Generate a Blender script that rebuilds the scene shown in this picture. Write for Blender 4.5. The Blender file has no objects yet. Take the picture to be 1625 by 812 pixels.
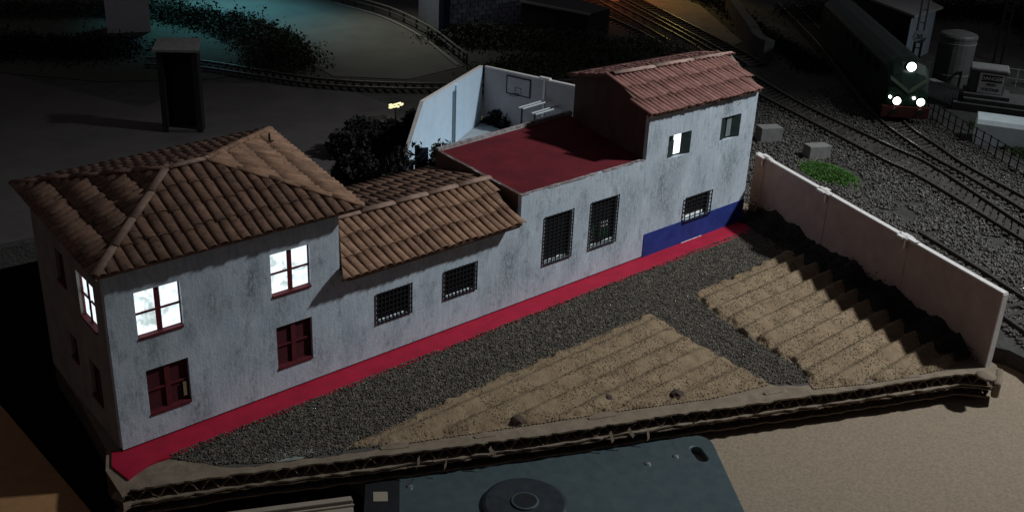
import bpy, bmesh, math, random
import numpy as np
from mathutils import Vector, Matrix
random.seed(7); rng = np.random.default_rng(7)
SC = bpy.context.scene
COL = SC.collection

# ------------------------------------------------------------------ camera
yaw, pitch, roll = 0.7594046636693749, 0.41879088661009606, 0.04581302389039447
fw = Vector((math.sin(yaw)*math.cos(pitch), math.cos(yaw)*math.cos(pitch), -math.sin(pitch)))
rt = Vector((math.cos(yaw), -math.sin(yaw), 0)); up = rt.cross(fw)
c_, s_ = math.cos(roll), math.sin(roll)
r2 = c_*rt + s_*up; u2 = -s_*rt + c_*up
cam_d = bpy.data.cameras.new('camera'); cam = bpy.data.objects.new('camera', cam_d); COL.objects.link(cam)
cam_d.sensor_width = 36; cam_d.sensor_fit = 'HORIZONTAL'; cam_d.lens = 37.2984
cam_d.clip_start = 0.5; cam_d.clip_end = 600
M = Matrix((r2, u2, -fw)).transposed().to_4x4(); M.translation = Vector((-10.5071, -28.4624, 19.8429))
cam.matrix_world = M
SC.camera = cam

# ------------------------------------------------------------------ world and lamps
w = bpy.data.worlds.new('World'); SC.world = w; w.use_nodes = True
w.node_tree.nodes['Background'].inputs[0].default_value = (0.80, 0.76, 0.86, 1)
w.node_tree.nodes['Background'].inputs[1].default_value = 0.052

def lamp(name, kind, loc, energy, color, size, target=None, cone=None, blend=1.0):
    d = bpy.data.lights.new(name, kind); o = bpy.data.objects.new(name, d); COL.objects.link(o)
    o.location = loc; d.energy = energy; d.color = color; d.shadow_soft_size = size
    if target is not None:
        o.rotation_euler = (Vector(target)-Vector(loc)).to_track_quat('-Z', 'Y').to_euler()
    if cone: d.spot_size = math.radians(cone); d.spot_blend = blend
    return o
lamp('room_lamp', 'SPOT', (74, -44, 70), 345000, (0.90, 0.96, 1.0), 2.6, (33, -7, 0), 44, 1.0)
lamp('teal_lamp', 'SPOT', (40, 68, 15), 21000, (0.16, 0.55, 0.68), 0.5, (37, 61, -.6), 78, 1.0)
lamp('orange_lamp', 'SPOT', (76, 52, 9), 3200, (1.0, 0.26, 0.06), 0.4, (74, 47, -.6), 88, 1.0)
lamp('yellow_lamp', 'SPOT', (86, 48, 9), 1500, (0.85, 0.7, 0.2), 0.4, (80, 41, -.6), 80, 1.0)
lamp('road_fill_light', 'SPOT', (47, 50, 15), 4200, (0.95, 0.97, 0.82), 0.6, (44.5, 46, -.6), 96, 1.0)  # added fill that brightens the grey road, no source seen
lamp('corner_lamp', 'SPOT', (72, -9, 15), 7500, (0.85, 0.95, 1.0), 0.6, (71, 4.5, 0), 84, 1.0)
SC.view_settings.view_transform = 'Standard'; SC.view_settings.look = 'None'
SC.view_settings.exposure = 0.0; SC.view_settings.gamma = 1.0
SC.render.engine = 'CYCLES'

# ------------------------------------------------------------------ materials
def nd(nt, t, **kw):
    n = nt.nodes.new(t)
    for k, v in kw.items(): setattr(n, k, v)
    return n
def mat(name, c1, c2=None, scale=4.0, stretch=(1, 1, 1), rough=0.85, bump=0.3, bscale=30, metal=0.0,
        c3=None, s3=12.0, t3=0.62, w3=0.09, rand=0.0, emit=None, detail=6, bdist=0.02, spec=0.3):
    m = bpy.data.materials.new(name); m.use_nodes = True; nt = m.node_tree; b = nt.nodes['Principled BSDF']
    b.inputs['Roughness'].default_value = rough; b.inputs['Metallic'].default_value = metal
    b.inputs['Specular IOR Level'].default_value = spec
    tc = nd(nt, 'ShaderNodeTexCoord'); mp = nd(nt, 'ShaderNodeMapping'); mp.inputs['Scale'].default_value = stretch
    nt.links.new(tc.outputs['Object'], mp.inputs['Vector'])
    vec = mp.outputs[0]
    if rand > 0:
        oi = nd(nt, 'ShaderNodeObjectInfo'); ml = nd(nt, 'ShaderNodeMath', operation='MULTIPLY'); ml.inputs[1].default_value = 57.0
        nt.links.new(oi.outputs['Random'], ml.inputs[0]); ad = nd(nt, 'ShaderNodeVectorMath', operation='ADD')
        nt.links.new(vec, ad.inputs[0]); nt.links.new(ml.outputs[0], ad.inputs[1]); vec = ad.outputs[0]
    n1 = nd(nt, 'ShaderNodeTexNoise'); n1.inputs['Scale'].default_value = scale; n1.inputs['Detail'].default_value = detail
    n1.inputs['Roughness'].default_value = 0.65
    nt.links.new(vec, n1.inputs['Vector'])
    rp = nd(nt, 'ShaderNodeValToRGB'); rp.color_ramp.elements[0].position = 0.32; rp.color_ramp.elements[1].position = 0.68
    rp.color_ramp.elements[0].color = (*c1, 1); rp.color_ramp.elements[1].color = (*(c2 or c1), 1)
    nt.links.new(n1.outputs['Fac'], rp.inputs[0]); col = rp.outputs[0]
    if c3:
        n3 = nd(nt, 'ShaderNodeTexNoise'); n3.inputs['Scale'].default_value = s3; n3.inputs['Detail'].default_value = 8
        n3.inputs['Roughness'].default_value = 0.75; nt.links.new(vec, n3.inputs['Vector'])
        r3 = nd(nt, 'ShaderNodeValToRGB'); r3.color_ramp.elements[0].position = t3; r3.color_ramp.elements[1].position = t3+w3
        nt.links.new(n3.outputs['Fac'], r3.inputs[0])
        mx = nd(nt, 'ShaderNodeMix', data_type='RGBA'); nt.links.new(r3.outputs[0], mx.inputs[0])
        nt.links.new(col, mx.inputs[6]); mx.inputs[7].default_value = (*c3, 1); col = mx.outputs[2]
    if rand > 0:
        hs = nd(nt, 'ShaderNodeHueSaturation')
        mr = nd(nt, 'ShaderNodeMapRange'); mr.inputs[3].default_value = 1-rand; mr.inputs[4].default_value = 1+rand
        nt.links.new(oi.outputs['Random'], mr.inputs[0]); nt.links.new(mr.outputs[0], hs.inputs['Value'])
        nt.links.new(col, hs.inputs['Color']); col = hs.outputs[0]
    nt.links.new(col, b.inputs['Base Color'])
    if bump > 0:
        nb = nd(nt, 'ShaderNodeTexNoise'); nb.inputs['Scale'].default_value = bscale; nb.inputs['Detail'].default_value = 6
        nt.links.new(vec, nb.inputs['Vector'])
        bp = nd(nt, 'ShaderNodeBump'); bp.inputs['Strength'].default_value = bump; bp.inputs['Distance'].default_value = bdist
        nt.links.new(nb.outputs['Fac'], bp.inputs['Height']); nt.links.new(bp.outputs[0], b.inputs['Normal'])
    if emit:
        b.inputs['Emission Color'].default_value = (*emit[0], 1); b.inputs['Emission Strength'].default_value = emit[1]
    return m

def wall_mat(org=(0, 0), stains=()):
    m = mat('whitewash', (0.46, 0.53, 0.59), (0.58, 0.63, 0.68), 1.5, (1.0, 1.0, 0.6), 0.9, 0.45, 22,
            c3=(0.22, 0.26, 0.28), s3=2.4, t3=0.52, w3=0.22, bdist=0.03)
    nt = m.node_tree; b = nt.nodes['Principled BSDF']; src = b.inputs['Base Color'].links[0].from_socket
    tc = nd(nt, 'ShaderNodeTexCoord'); mp = nd(nt, 'ShaderNodeMapping'); mp.inputs['Scale'].default_value = (7, 7, 0.9)
    nt.links.new(tc.outputs['Object'], mp.inputs[0])
    n = nd(nt, 'ShaderNodeTexNoise'); n.inputs['Scale'].default_value = 1.6; n.inputs['Detail'].default_value = 8; n.inputs['Roughness'].default_value = 0.7
    nt.links.new(mp.outputs[0], n.inputs[0])
    r = nd(nt, 'ShaderNodeValToRGB'); r.color_ramp.elements[0].position = 0.35; r.color_ramp.elements[1].position = 0.62
    r.color_ramp.elements[0].color = (0.74, 0.77, 0.78, 1); r.color_ramp.elements[1].color = (1, 1, 1, 1)
    nt.links.new(n.outputs[0], r.inputs[0])
    mx = nd(nt, 'ShaderNodeMix', data_type='RGBA', blend_type='MULTIPLY'); mx.inputs[0].default_value = 0.85
    nt.links.new(src, mx.inputs[6]); nt.links.new(r.outputs[0], mx.inputs[7])
    # fine dark specks of grime
    n2 = nd(nt, 'ShaderNodeTexNoise'); n2.inputs['Scale'].default_value = 6; n2.inputs['Detail'].default_value = 9; n2.inputs['Roughness'].default_value = 0.85
    mp2 = nd(nt, 'ShaderNodeMapping'); mp2.inputs['Scale'].default_value = (2.6, 2.6, 1.0); nt.links.new(tc.outputs['Object'], mp2.inputs[0]); nt.links.new(mp2.outputs[0], n2.inputs[0])
    r2_ = nd(nt, 'ShaderNodeValToRGB'); r2_.color_ramp.elements[0].position = 0.585; r2_.color_ramp.elements[1].position = 0.66
    nt.links.new(n2.outputs[0], r2_.inputs[0])
    mx2 = nd(nt, 'ShaderNodeMix', data_type='RGBA'); nt.links.new(r2_.outputs[0], mx2.inputs[0])
    nt.links.new(mx.outputs[2], mx2.inputs[6]); mx2.inputs[7].default_value = (0.10, 0.12, 0.12, 1)
    outc = mx2.outputs[2]
    if stains:
        n4 = nd(nt, 'ShaderNodeTexNoise'); n4.inputs['Scale'].default_value = 5; n4.inputs['Detail'].default_value = 8; n4.inputs['Roughness'].default_value = 0.8
        nt.links.new(mp2.outputs[0], n4.inputs[0]); acc = None
        for (sx, sz, rad, st_) in stains:
            ds = nd(nt, 'ShaderNodeVectorMath', operation='SUBTRACT'); nt.links.new(tc.outputs['Object'], ds.inputs[0]); ds.inputs[1].default_value = (sx-org[0], -org[1], sz)
            sm_ = nd(nt, 'ShaderNodeVectorMath', operation='MULTIPLY'); nt.links.new(ds.outputs[0], sm_.inputs[0]); sm_.inputs[1].default_value = (1/rad, 1, .55/rad)
            ln = nd(nt, 'ShaderNodeVectorMath', operation='LENGTH'); nt.links.new(sm_.outputs[0], ln.inputs[0])
            mr_ = nd(nt, 'ShaderNodeMapRange'); mr_.inputs[1].default_value = 1.0; mr_.inputs[2].default_value = 0.0; mr_.inputs[3].default_value = 0.0; mr_.inputs[4].default_value = st_*.75
            nt.links.new(ln.outputs[1], mr_.inputs[0])
            if acc is None: acc = mr_.outputs[0]
            else:
                ad_ = nd(nt, 'ShaderNodeMath', operation='ADD'); nt.links.new(acc, ad_.inputs[0]); nt.links.new(mr_.outputs[0], ad_.inputs[1]); acc = ad_.outputs[0]
        r4 = nd(nt, 'ShaderNodeMapRange'); r4.inputs[1].default_value = .40; r4.inputs[2].default_value = .60; nt.links.new(n4.outputs[0], r4.inputs[0])
        ml_ = nd(nt, 'ShaderNodeMath', operation='MULTIPLY'); ml_.use_clamp = True; nt.links.new(acc, ml_.inputs[0]); nt.links.new(r4.outputs[0], ml_.inputs[1])
        mx3 = nd(nt, 'ShaderNodeMix', data_type='RGBA'); nt.links.new(ml_.outputs[0], mx3.inputs[0]); nt.links.new(outc, mx3.inputs[6]); mx3.inputs[7].default_value = (0.09, 0.115, 0.12, 1); outc = mx3.outputs[2]
    nt.links.new(outc, b.inputs['Base Color'])
    return m
WHITE = wall_mat((4.2, 3.2), [(3.4, 4.1, .7, .9), (4.75, 4.1, .6, 1.1), (4.95, 4.9, .5, .9), (1.3, 3.3, .8, .9), (5.5, 2.2, .7, .8), (2.6, .7, .7, 1.2), (5.8, 3.4, .6, .8), (7.3, 1.0, .7, .9), (2.5, 3.5, .35, 1.0), (0.5, 2.0, .6, .6), (4.2, 1.8, .9, .6), (7.3, 4.6, .5, .7)])
WHITE_LOW = wall_mat((12.6, 3.0), [(16.4, 2.3, .8, 1.0), (16.3, 1.2, .9, .9), (10.6, .6, .7, .6), (12.2, 1.8, .6, .7), (15.4, .8, .8, .7), (8.6, 1.2, .7, .6), (14.8, 2.9, .5, .5)])
WHITE_HALL = wall_mat((20.8, 3.2), [(17.0, 3.0, .5, 1.0), (20.1, 1.2, .7, 1.0), (20.5, 3.4, .7, .7), (22.9, 1.1, .8, .8), (18.3, .8, .7, .6), (23.7, 3.0, .9, .9), (17.4, 1.4, .7, .8)])
WHITE_TALL = wall_mat((28.5, 3.2), [(25.7, 3.3, 1.1, 1.1), (30.1, 6.4, .7, 1.4), (30.6, 2.8, .9, .9), (31.2, 3.7, .9, .8), (26.8, 4.3, .8, .8), (26.4, 2.2, .9, .8), (28.6, 3.0, .9, .6), (24.9, 5.8, .6, .7), (31.9, 4.9, .6, .6)])
def curtain_mat(name, c1, c2, strength, scale=9.0):
    m = bpy.data.materials.new(name); m.use_nodes = True; nt = m.node_tree; b = nt.nodes['Principled BSDF']
    b.inputs['Base Color'].default_value = (0.6, 0.6, 0.6, 1)
    tc = nd(nt, 'ShaderNodeTexCoord'); n = nd(nt, 'ShaderNodeTexNoise'); n.inputs['Scale'].default_value = scale
    n.inputs['Detail'].default_value = 4; n.inputs['Distortion'].default_value = 1.6
    nt.links.new(tc.outputs['Object'], n.inputs[0])
    r = nd(nt, 'ShaderNodeValToRGB'); r.color_ramp.elements[0].position = 0.36; r.color_ramp.elements[1].position = 0.5
    r.color_ramp.elements[0].color = (*c1, 1); r.color_ramp.elements[1].color = (*c2, 1)
    nt.links.new(n.outputs[0], r.inputs[0]); nt.links.new(r.outputs[0], b.inputs['Emission Color'])
    b.inputs['Emission Strength'].default_value = strength
    return m
LIT = curtain_mat('lit_curtain', (0.34, 0.42, 0.42), (0.72, 0.84, 0.90), 1.35, 1.5)
LIT2 = curtain_mat('lit_interior', (0.55, 0.65, 0.70), (0.9, 1.0, 1.0), 1.6, 3)
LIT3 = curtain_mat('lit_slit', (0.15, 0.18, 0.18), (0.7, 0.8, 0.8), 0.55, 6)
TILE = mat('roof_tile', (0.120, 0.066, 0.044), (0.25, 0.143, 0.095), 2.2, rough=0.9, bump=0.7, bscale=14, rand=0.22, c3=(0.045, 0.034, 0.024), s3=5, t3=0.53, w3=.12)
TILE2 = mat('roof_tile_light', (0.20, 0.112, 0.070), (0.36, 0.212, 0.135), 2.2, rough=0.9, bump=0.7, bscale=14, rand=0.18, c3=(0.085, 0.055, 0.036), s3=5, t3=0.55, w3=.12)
TILE3 = mat('roof_tile_red', (0.18, 0.080, 0.066), (0.32, 0.155, 0.130), 2.2, rough=0.9, bump=0.7, bscale=14, rand=0.18, c3=(0.15, 0.10, 0.07), s3=4, t3=0.60)
DECK = mat('roof_underlay', (0.12, 0.068, 0.046), (0.18, 0.105, 0.07), 3)
MORTAR = mat('ridge_mortar', (0.22, 0.14, 0.105), (0.36, 0.24, 0.185), 3, bump=0.6, rand=0.1)
MORTAR3 = mat('ridge_mortar_pink', (0.30, 0.19, 0.155), (0.42, 0.30, 0.25), 3, bump=0.6, rand=0.1)
REDPAV = mat('crimson_paint', (0.32, 0.005, 0.026), (0.44, 0.008, 0.038), 1.4, rough=0.75, bump=0.5, bscale=16, c3=(0.20, 0.035, 0.05), s3=5, t3=0.56, w3=.2)
REDROOF = mat('red_roof_felt', (0.085, 0.004, 0.009), (0.14, 0.008, 0.014), 0.9, rough=0.85, bump=0.6, bscale=14, c3=(0.11, 0.022, 0.026), s3=4, t3=0.56, w3=.25)
CHIP = mat('chipped_edge', (0.42, 0.40, 0.40), (0.12, 0.08, 0.07), 4, bump=0.5)
DARKBR = mat('brown_card_wall', (0.10, 0.055, 0.045), (0.15, 0.085, 0.07), 1.2, (1, 1, 0.5), bump=0.4)
SIDEBR = mat('side_wall_brown', (0.20, 0.17, 0.145), (0.30, 0.26, 0.22), 1.2, bump=0.4)
BLUE = mat('cobalt_blue_paint', (0.012, 0.024, 0.15), (0.022, 0.045, 0.25), 1.8, rough=0.7, bump=0.5, bscale=18, c3=(0.04, 0.055, 0.16), s3=6, t3=0.58, w3=.15)
REDWOOD = mat('red_window_paint', (0.085, 0.010, 0.015), (0.13, 0.018, 0.024), 5, rough=0.7)
DARKRED = mat('dark_red_interior', (0.055, 0.008, 0.012), (0.08, 0.012, 0.018), 3)
BLACK = mat('black_paint', (0.008, 0.008, 0.009), (0.014, 0.014, 0.015), 5, rough=0.6, bump=0.1)
IRON = mat('dark_iron', (0.005, 0.006, 0.007), (0.009, 0.010, 0.012), 8, rough=0.7, bump=0.1)
SHUT = mat('dark_green_shutter', (0.012, 0.022, 0.022), (0.02, 0.035, 0.034), 5, rough=0.6)
GREYP = mat('grey_panel', (0.16, 0.18, 0.18), (0.22, 0.24, 0.24), 5)
GREENP = mat('green_panel', (0.03, 0.09, 0.05), (0.05, 0.14, 0.08), 5)
GWALL = mat('garden_wall_render', (0.34, 0.235, 0.205), (0.44, 0.31, 0.265), 1.3, bump=0.3, c3=(0.34, 0.22, 0.185), s3=3, t3=0.62)
FOAM = mat('white_foam_edge', (0.62, 0.58, 0.55), (0.76, 0.72, 0.70), 5, bump=0.5)
COURTW = mat('court_wall_paint', (0.50, 0.66, 0.80), (0.60, 0.74, 0.86), 1.2, bump=0.3)
COURTG = mat('court_wall_grey', (0.36, 0.32, 0.32), (0.44, 0.40, 0.40), 1.2, bump=0.3)
COURTF = mat('court_floor_grey', (0.32, 0.36, 0.38), (0.42, 0.46, 0.48), 1.5, bump=0.2)
CARD = mat('cardboard', (0.15, 0.112, 0.078), (0.24, 0.185, 0.13), 2.5, (1, 1, 1), bump=0.4, c3=(0.30, 0.26, 0.21), s3=2.6, t3=0.62, w3=.15)
CARDD = mat('cardboard_core', (0.05, 0.032, 0.024), (0.085, 0.055, 0.04), 4)
CARDF = mat('cardboard_flute', (0.12, 0.080, 0.055), (0.22, 0.16, 0.11), 4)
FIELD = mat('ploughed_earth', (0.175, 0.120, 0.070), (0.28, 0.202, 0.122), 1.6, rough=0.95, bump=0.9, bscale=11, c3=(0.13, 0.085, 0.045), s3=7, t3=0.60, bdist=0.05)
CRUMB = mat('soil_crumbs', (0.12, 0.082, 0.048), (0.25, 0.18, 0.11), 6, bump=0)
GRAVEL = mat('grey_gravel', (0.040, 0.034, 0.027), (0.20, 0.172, 0.135), 7, bump=0, detail=2)
GBED = mat('gravel_bed', (0.05, 0.045, 0.04), (0.10, 0.09, 0.08), 12, bump=0.8, bscale=16)
BALL = mat('ballast_stone', (0.030, 0.027, 0.024), (0.17, 0.158, 0.138), 5, bump=0, detail=2)
GROUND = mat('layout_ground', (0.030, 0.028, 0.026), (0.06, 0.055, 0.05), 1.1, bump=0.9, bscale=6, c3=(0.09, 0.085, 0.07), s3=5, t3=0.62, bdist=0.1)
PLAIN = mat('grey_board', (0.060, 0.052, 0.050), (0.085, 0.074, 0.070), 0.35, bump=0.1)
ROAD = mat('road_grey', (0.085, 0.083, 0.075), (0.12, 0.115, 0.10), 0.3, bump=0.1)
MDF = mat('mdf_board', (0.190, 0.142, 0.098), (0.285, 0.222, 0.155), 9, rough=0.8, bump=0.5, bscale=18, c3=(0.165, 0.120, 0.080), s3=24, t3=0.64)
MDFL = mat('brown_board', (0.30, 0.155, 0.065), (0.38, 0.20, 0.085), 3, rough=0.8, bump=0.2)
HDD = mat('blue_grey_metal', (0.062, 0.088, 0.096), (0.088, 0.118, 0.124), 2.5, rough=0.42, bump=0.15, bscale=50, metal=0.35, spec=0.5)
HDD2 = mat('dark_blue_metal', (0.022, 0.028, 0.034), (0.04, 0.048, 0.054), 3, rough=0.5, metal=0.3)
STEEL = mat('bright_steel', (0.6, 0.62, 0.64), (0.7, 0.7, 0.72), 5, rough=0.25, metal=0.9, bump=0)
RAILM = mat('rail_steel', (0.10, 0.095, 0.09), (0.20, 0.19, 0.18), 6, rough=0.38, metal=0.7, bump=0.2)
RAILD = mat('rail_web_rust', (0.028, 0.020, 0.017), (0.05, 0.035, 0.028), 6)
SLEEP = mat('sleeper_wood', (0.030, 0.026, 0.023), (0.06, 0.052, 0.045), 4, rand=0.25)
LOCOG = mat('loco_green_paint', (0.003, 0.014, 0.008), (0.005, 0.022, 0.012), 2, rough=0.45, bump=0.1)
LOCOR = mat('loco_red_beam', (0.045, 0.012, 0.010), (0.06, 0.016, 0.013), 3, rough=0.5)
LOCOY = mat('loco_pale_stripe', (0.07, 0.09, 0.06), (0.09, 0.11, 0.075), 3)
LOCOD = mat('loco_glass', (0.008, 0.009, 0.01), None, 3, rough=0.15, bump=0)
HEAD = mat('headlamp_lit', (1, 1, 1), None, 3, bump=0, emit=((0.93, 1.0, 0.95), 9.0))
HEADW = mat('headlamp_lit_warm', (1, 1, 1), None, 3, bump=0, emit=((1.0, 0.96, 0.90), 7.0))
CONC = mat('grey_concrete', (0.16, 0.155, 0.15), (0.23, 0.225, 0.215), 2.5, bump=0.4)
CONCD = mat('dark_concrete', (0.055, 0.055, 0.055), (0.09, 0.09, 0.088), 2.5, bump=0.4)
TANKM = mat('tank_grey', (0.06, 0.06, 0.058), (0.085, 0.085, 0.08), 2, rough=0.5)
SIGNW = mat('sign_white', (0.62, 0.64, 0.62), None, 3, bump=0)
INK = mat('sign_black', (0.01, 0.01, 0.01), None, 3, bump=0)
PALEB = mat('pale_blue_render', (0.52, 0.60, 0.62), (0.62, 0.70, 0.71), 2, bump=0.2)
BLUEGR = mat('blue_grey_boards', (0.13, 0.155, 0.19), (0.19, 0.215, 0.25), 2, (4, 4, 0.5))
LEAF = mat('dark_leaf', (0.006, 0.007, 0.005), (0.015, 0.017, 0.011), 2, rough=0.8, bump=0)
LEAF2 = mat('pale_leaf', (0.11, 0.15, 0.09), (0.30, 0.33, 0.25), 5, bump=0)
GRASSM = mat('bright_grass', (0.045, 0.12, 0.02), (0.085, 0.18, 0.035), 3, bump=0)
HEDGE = mat('bank_green', (0.025, 0.033, 0.02), (0.05, 0.06, 0.035), 1.5, bump=0)
BARK = mat('bark', (0.035, 0.028, 0.022), None, 4)
TANBOX = mat('beige_plastic', (0.26, 0.215, 0.165), (0.30, 0.25, 0.19), 2, rough=0.5, bump=0.05)
WHITEB = mat('pale_grey_card', (0.52, 0.50, 0.53), (0.60, 0.57, 0.60), 2, bump=0.1)
STONEM = mat('blue_grey_masonry', (0.18, 0.20, 0.25), (0.28, 0.30, 0.36), 3, bump=0.5)
BLUEP = mat('dark_blue_paint', (0.01, 0.02, 0.06), None, 3)
DOORB = mat('navy_door', (0.01, 0.018, 0.035), (0.016, 0.026, 0.05), 3)
WHITEP = mat('white_plastic', (0.55, 0.58, 0.60), (0.62, 0.65, 0.68), 3, bump=0.1)

# ------------------------------------------------------------------ helpers
class MB:
    def __init__(s): s.v = []; s.f = []
    def poly(s, pts, faces):
        b = len(s.v); s.v += [tuple(p) for p in pts]; s.f += [tuple(i+b for i in f) for f in faces]; return s
    def box(s, x0, x1, y0, y1, z0, z1):
        return s.poly([(x0,y0,z0),(x1,y0,z0),(x1,y1,z0),(x0,y1,z0),(x0,y0,z1),(x1,y0,z1),(x1,y1,z1),(x0,y1,z1)],
                      [(0,3,2,1),(4,5,6,7),(0,1,5,4),(1,2,6,5),(2,3,7,6),(3,0,4,7)])
    def obox(s, c, ax, ay, az):          # centre and three half-axes
        c, ax, ay, az = map(Vector, (c, ax, ay, az))
        P = [c+sx*ax+sy*ay+sz*az for sz in (-1, 1) for sx, sy in ((-1,-1),(1,-1),(1,1),(-1,1))]
        return s.poly(P, [(0,3,2,1),(4,5,6,7),(0,1,5,4),(1,2,6,5),(2,3,7,6),(3,0,4,7)])
    def prism(s, pts, z0, z1):
        n = len(pts)
        return s.poly([(p[0],p[1],z0) for p in pts]+[(p[0],p[1],z1) for p in pts],
                      [tuple(range(n-1,-1,-1)), tuple(range(n,2*n))]+[(i,(i+1)%n,(i+1)%n+n,i+n) for i in range(n)])
    def slab(s, pts, off):               # 3D polygon thickened along a vector
        n = len(pts); off = Vector(off); P = [Vector(p) for p in pts]
        return s.poly(P+[p+off for p in P], [tuple(range(n)), tuple(range(2*n-1, n-1, -1))]+[((i+1)%n,i,i+n,(i+1)%n+n) for i in range(n)])
    def tube(s, pts, r, n=8, r1=None, cap=True):
        pts = [Vector(p) for p in pts]; rings = []
        for i, p in enumerate(pts):
            d = (pts[min(i+1,len(pts)-1)]-pts[max(i-1,0)]).normalized()
            a = d.orthogonal().normalized() if abs(d.z) > 0.99 else d.cross(Vector((0,0,1))).normalized()
            b = d.cross(a)
            rr = r if r1 is None else r+(r1-r)*i/(len(pts)-1)
            rings.append([p+rr*(math.cos(t)*a+math.sin(t)*b) for t in [2*math.pi*k/n for k in range(n)]])
        V = [q for R_ in rings for q in R_]; F = []
        for i in range(len(pts)-1):
            F += [(i*n+k, i*n+(k+1)%n, (i+1)*n+(k+1)%n, (i+1)*n+k) for k in range(n)]
        if cap: F += [tuple(range(n-1,-1,-1)), tuple((len(pts)-1)*n+k for k in range(n))]
        return s.poly(V, F)
    def lathe(s, c, prof, n=20, ax=None):  # prof: (radius, height)
        c = Vector(c); V = []; F = []
        for r, h in prof: V += [c+Vector((r*math.cos(2*math.pi*k/n), r*math.sin(2*math.pi*k/n), h)) for k in range(n)]
        for i in range(len(prof)-1): F += [(i*n+k, i*n+(k+1)%n, (i+1)*n+(k+1)%n, (i+1)*n+k) for k in range(n)]
        F += [tuple(range(n-1,-1,-1)), tuple((len(prof)-1)*n+k for k in range(n))]
        return s.poly(V, F)
    def build(s, name, m, parent=None, smooth=False, origin=None, bevel=0):
        o_ = Vector(parent.get('_o', parent.location) if parent else (origin or (0,0,0)))
        me = bpy.data.meshes.new(name); me.from_pydata([tuple(Vector(v)-o_) for v in s.v], [], s.f); me.validate(); me.update()
        bm = bmesh.new(); bm.from_mesh(me); bmesh.ops.recalc_face_normals(bm, faces=bm.faces); bm.to_mesh(me); bm.free()
        if smooth: me.polygons.foreach_set('use_smooth', [True]*len(me.polygons))
        me.materials.append(m); ob = bpy.data.objects.new(name, me); COL.objects.link(ob)
        if parent:
            ob.parent = parent
        else: ob.location = o_
        if bevel:
            md = ob.modifiers.new('bevel', 'BEVEL'); md.width = bevel; md.segments = 2; md.limit_method = 'ANGLE'
        return ob
WO = {}
def thing(name, loc, label, cat, group=None):
    o = bpy.data.objects.new(name, None); o.empty_display_size = 0.3; COL.objects.link(o); o.location = loc
    o['label'] = label; o['category'] = cat
    if group: o['group'] = group
    return o
def tag(o, label, cat, group=None, kind=None):
    o['label'] = label
    if cat: o['category'] = cat
    if group: o['group'] = group
    if kind: o['kind'] = kind
    return o
def st(o): o['kind'] = 'structure'; return o
def sub(mb, name, m, part, **k):         # sub-part: part meshes carry no offset of their own, so it shares the root's origin
    o = mb.build(name, m, part.parent, **k); o.parent = part; return o
def place(mesh, name, mtx, parent, m=None):
    o = bpy.data.objects.new(name, mesh); COL.objects.link(o); o.parent = parent
    L = Matrix.Translation(-Vector(parent.location)) @ mtx; o.matrix_basis = L
    return o

class Fr:                                # wall frame: s along the wall, d inwards, z up
    def __init__(s, a, b, inward):
        s.o = Vector((a[0], a[1], 0)); D = Vector((b[0]-a[0], b[1]-a[1], 0)); s.L = D.length; s.D = D.normalized()
        s.N = Vector((-s.D.y, s.D.x, 0)); s.N *= 1 if s.N.dot(Vector(inward)) > 0 else -1
    def p(s, u, d, z): return s.o+s.D*u+s.N*d+Vector((0,0,z))
    def box(s, mb, u0, u1, d0, d1, z0, z1):
        return mb.obox(s.p((u0+u1)/2, (d0+d1)/2, (z0+z1)/2), s.D*(u1-u0)/2, s.N*(d1-d0)/2, (0,0,(z1-z0)/2))
    def wall(s, mb, u0, u1, z0, z1, holes, t=0.2):
        us = sorted({u0, u1, *[h[0] for h in holes], *[h[1] for h in holes]}); zs = sorted({z0, z1, *[h[2] for h in holes], *[h[3] for h in holes]})
        inh = lambda u, z: any(h[0] < u < h[1] and h[2] < z < h[3] for h in holes)
        for i in range(len(us)-1):
            for j in range(len(zs)-1):
                if inh((us[i]+us[i+1])/2, (zs[j]+zs[j+1])/2): continue
                for d in (0, t):
                    mb.poly([s.p(us[i],d,zs[j]), s.p(us[i+1],d,zs[j]), s.p(us[i+1],d,zs[j+1]), s.p(us[i],d,zs[j+1])], [(0,1,2,3)])
        def rv(a, b): mb.poly([s.p(a[0],0,a[1]), s.p(b[0],0,b[1]), s.p(b[0],t,b[1]), s.p(a[0],t,a[1])], [(0,1,2,3)])
        for h in [(u0,u1,z0,z1)]+list(holes):
            rv((h[0],h[2]),(h[1],h[2])); rv((h[1],h[2]),(h[1],h[3])); rv((h[1],h[3]),(h[0],h[3])); rv((h[0],h[3]),(h[0],h[2]))
        return mb

# ------------------------------------------------------------------ roof tiles
def arc_tile(L, r0, r1, thick=0.035, n=6, flat=0.62):
    V = []; F = []
    for y, r in ((0, r0), (L, r1)):
        for k in range(n+1):
            a = math.pi*k/n; V.append((-r*math.cos(a), y, r*math.sin(a)*flat))
        for k in range(n+1):
            a = math.pi*k/n; q = r-thick; V.append((-q*math.cos(a), y, q*math.sin(a)*flat))
    m = n+1
    for k in range(n):
        F.append((k, k+1, 2*m+k+1, 2*m+k)); F.append((m+k+1, m+k, 3*m+k, 3*m+k+1)); F.append((k+1, k, m+k, m+k+1)); F.append((2*m+k, 2*m+k+1, 3*m+k+1, 3*m+k))
    F.append((0, 2*m, 3*m, m)); F.append((m-1, 2*m-1, 4*m-1, 3*m-1))
    return V, F
def tile_mesh(L, r0, r1, m, thick=0.035):
    V, F = arc_tile(L, r0, r1, thick)
    me = bpy.data.meshes.new('roof_tile'); me.from_pydata(V, [], F); me.update(); me.materials.append(m)
    sm = [True if i < 24 and i % 4 < 2 else False for i in range(len(F))]; me.polygons.foreach_set('use_smooth', sm)
    return me
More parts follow.
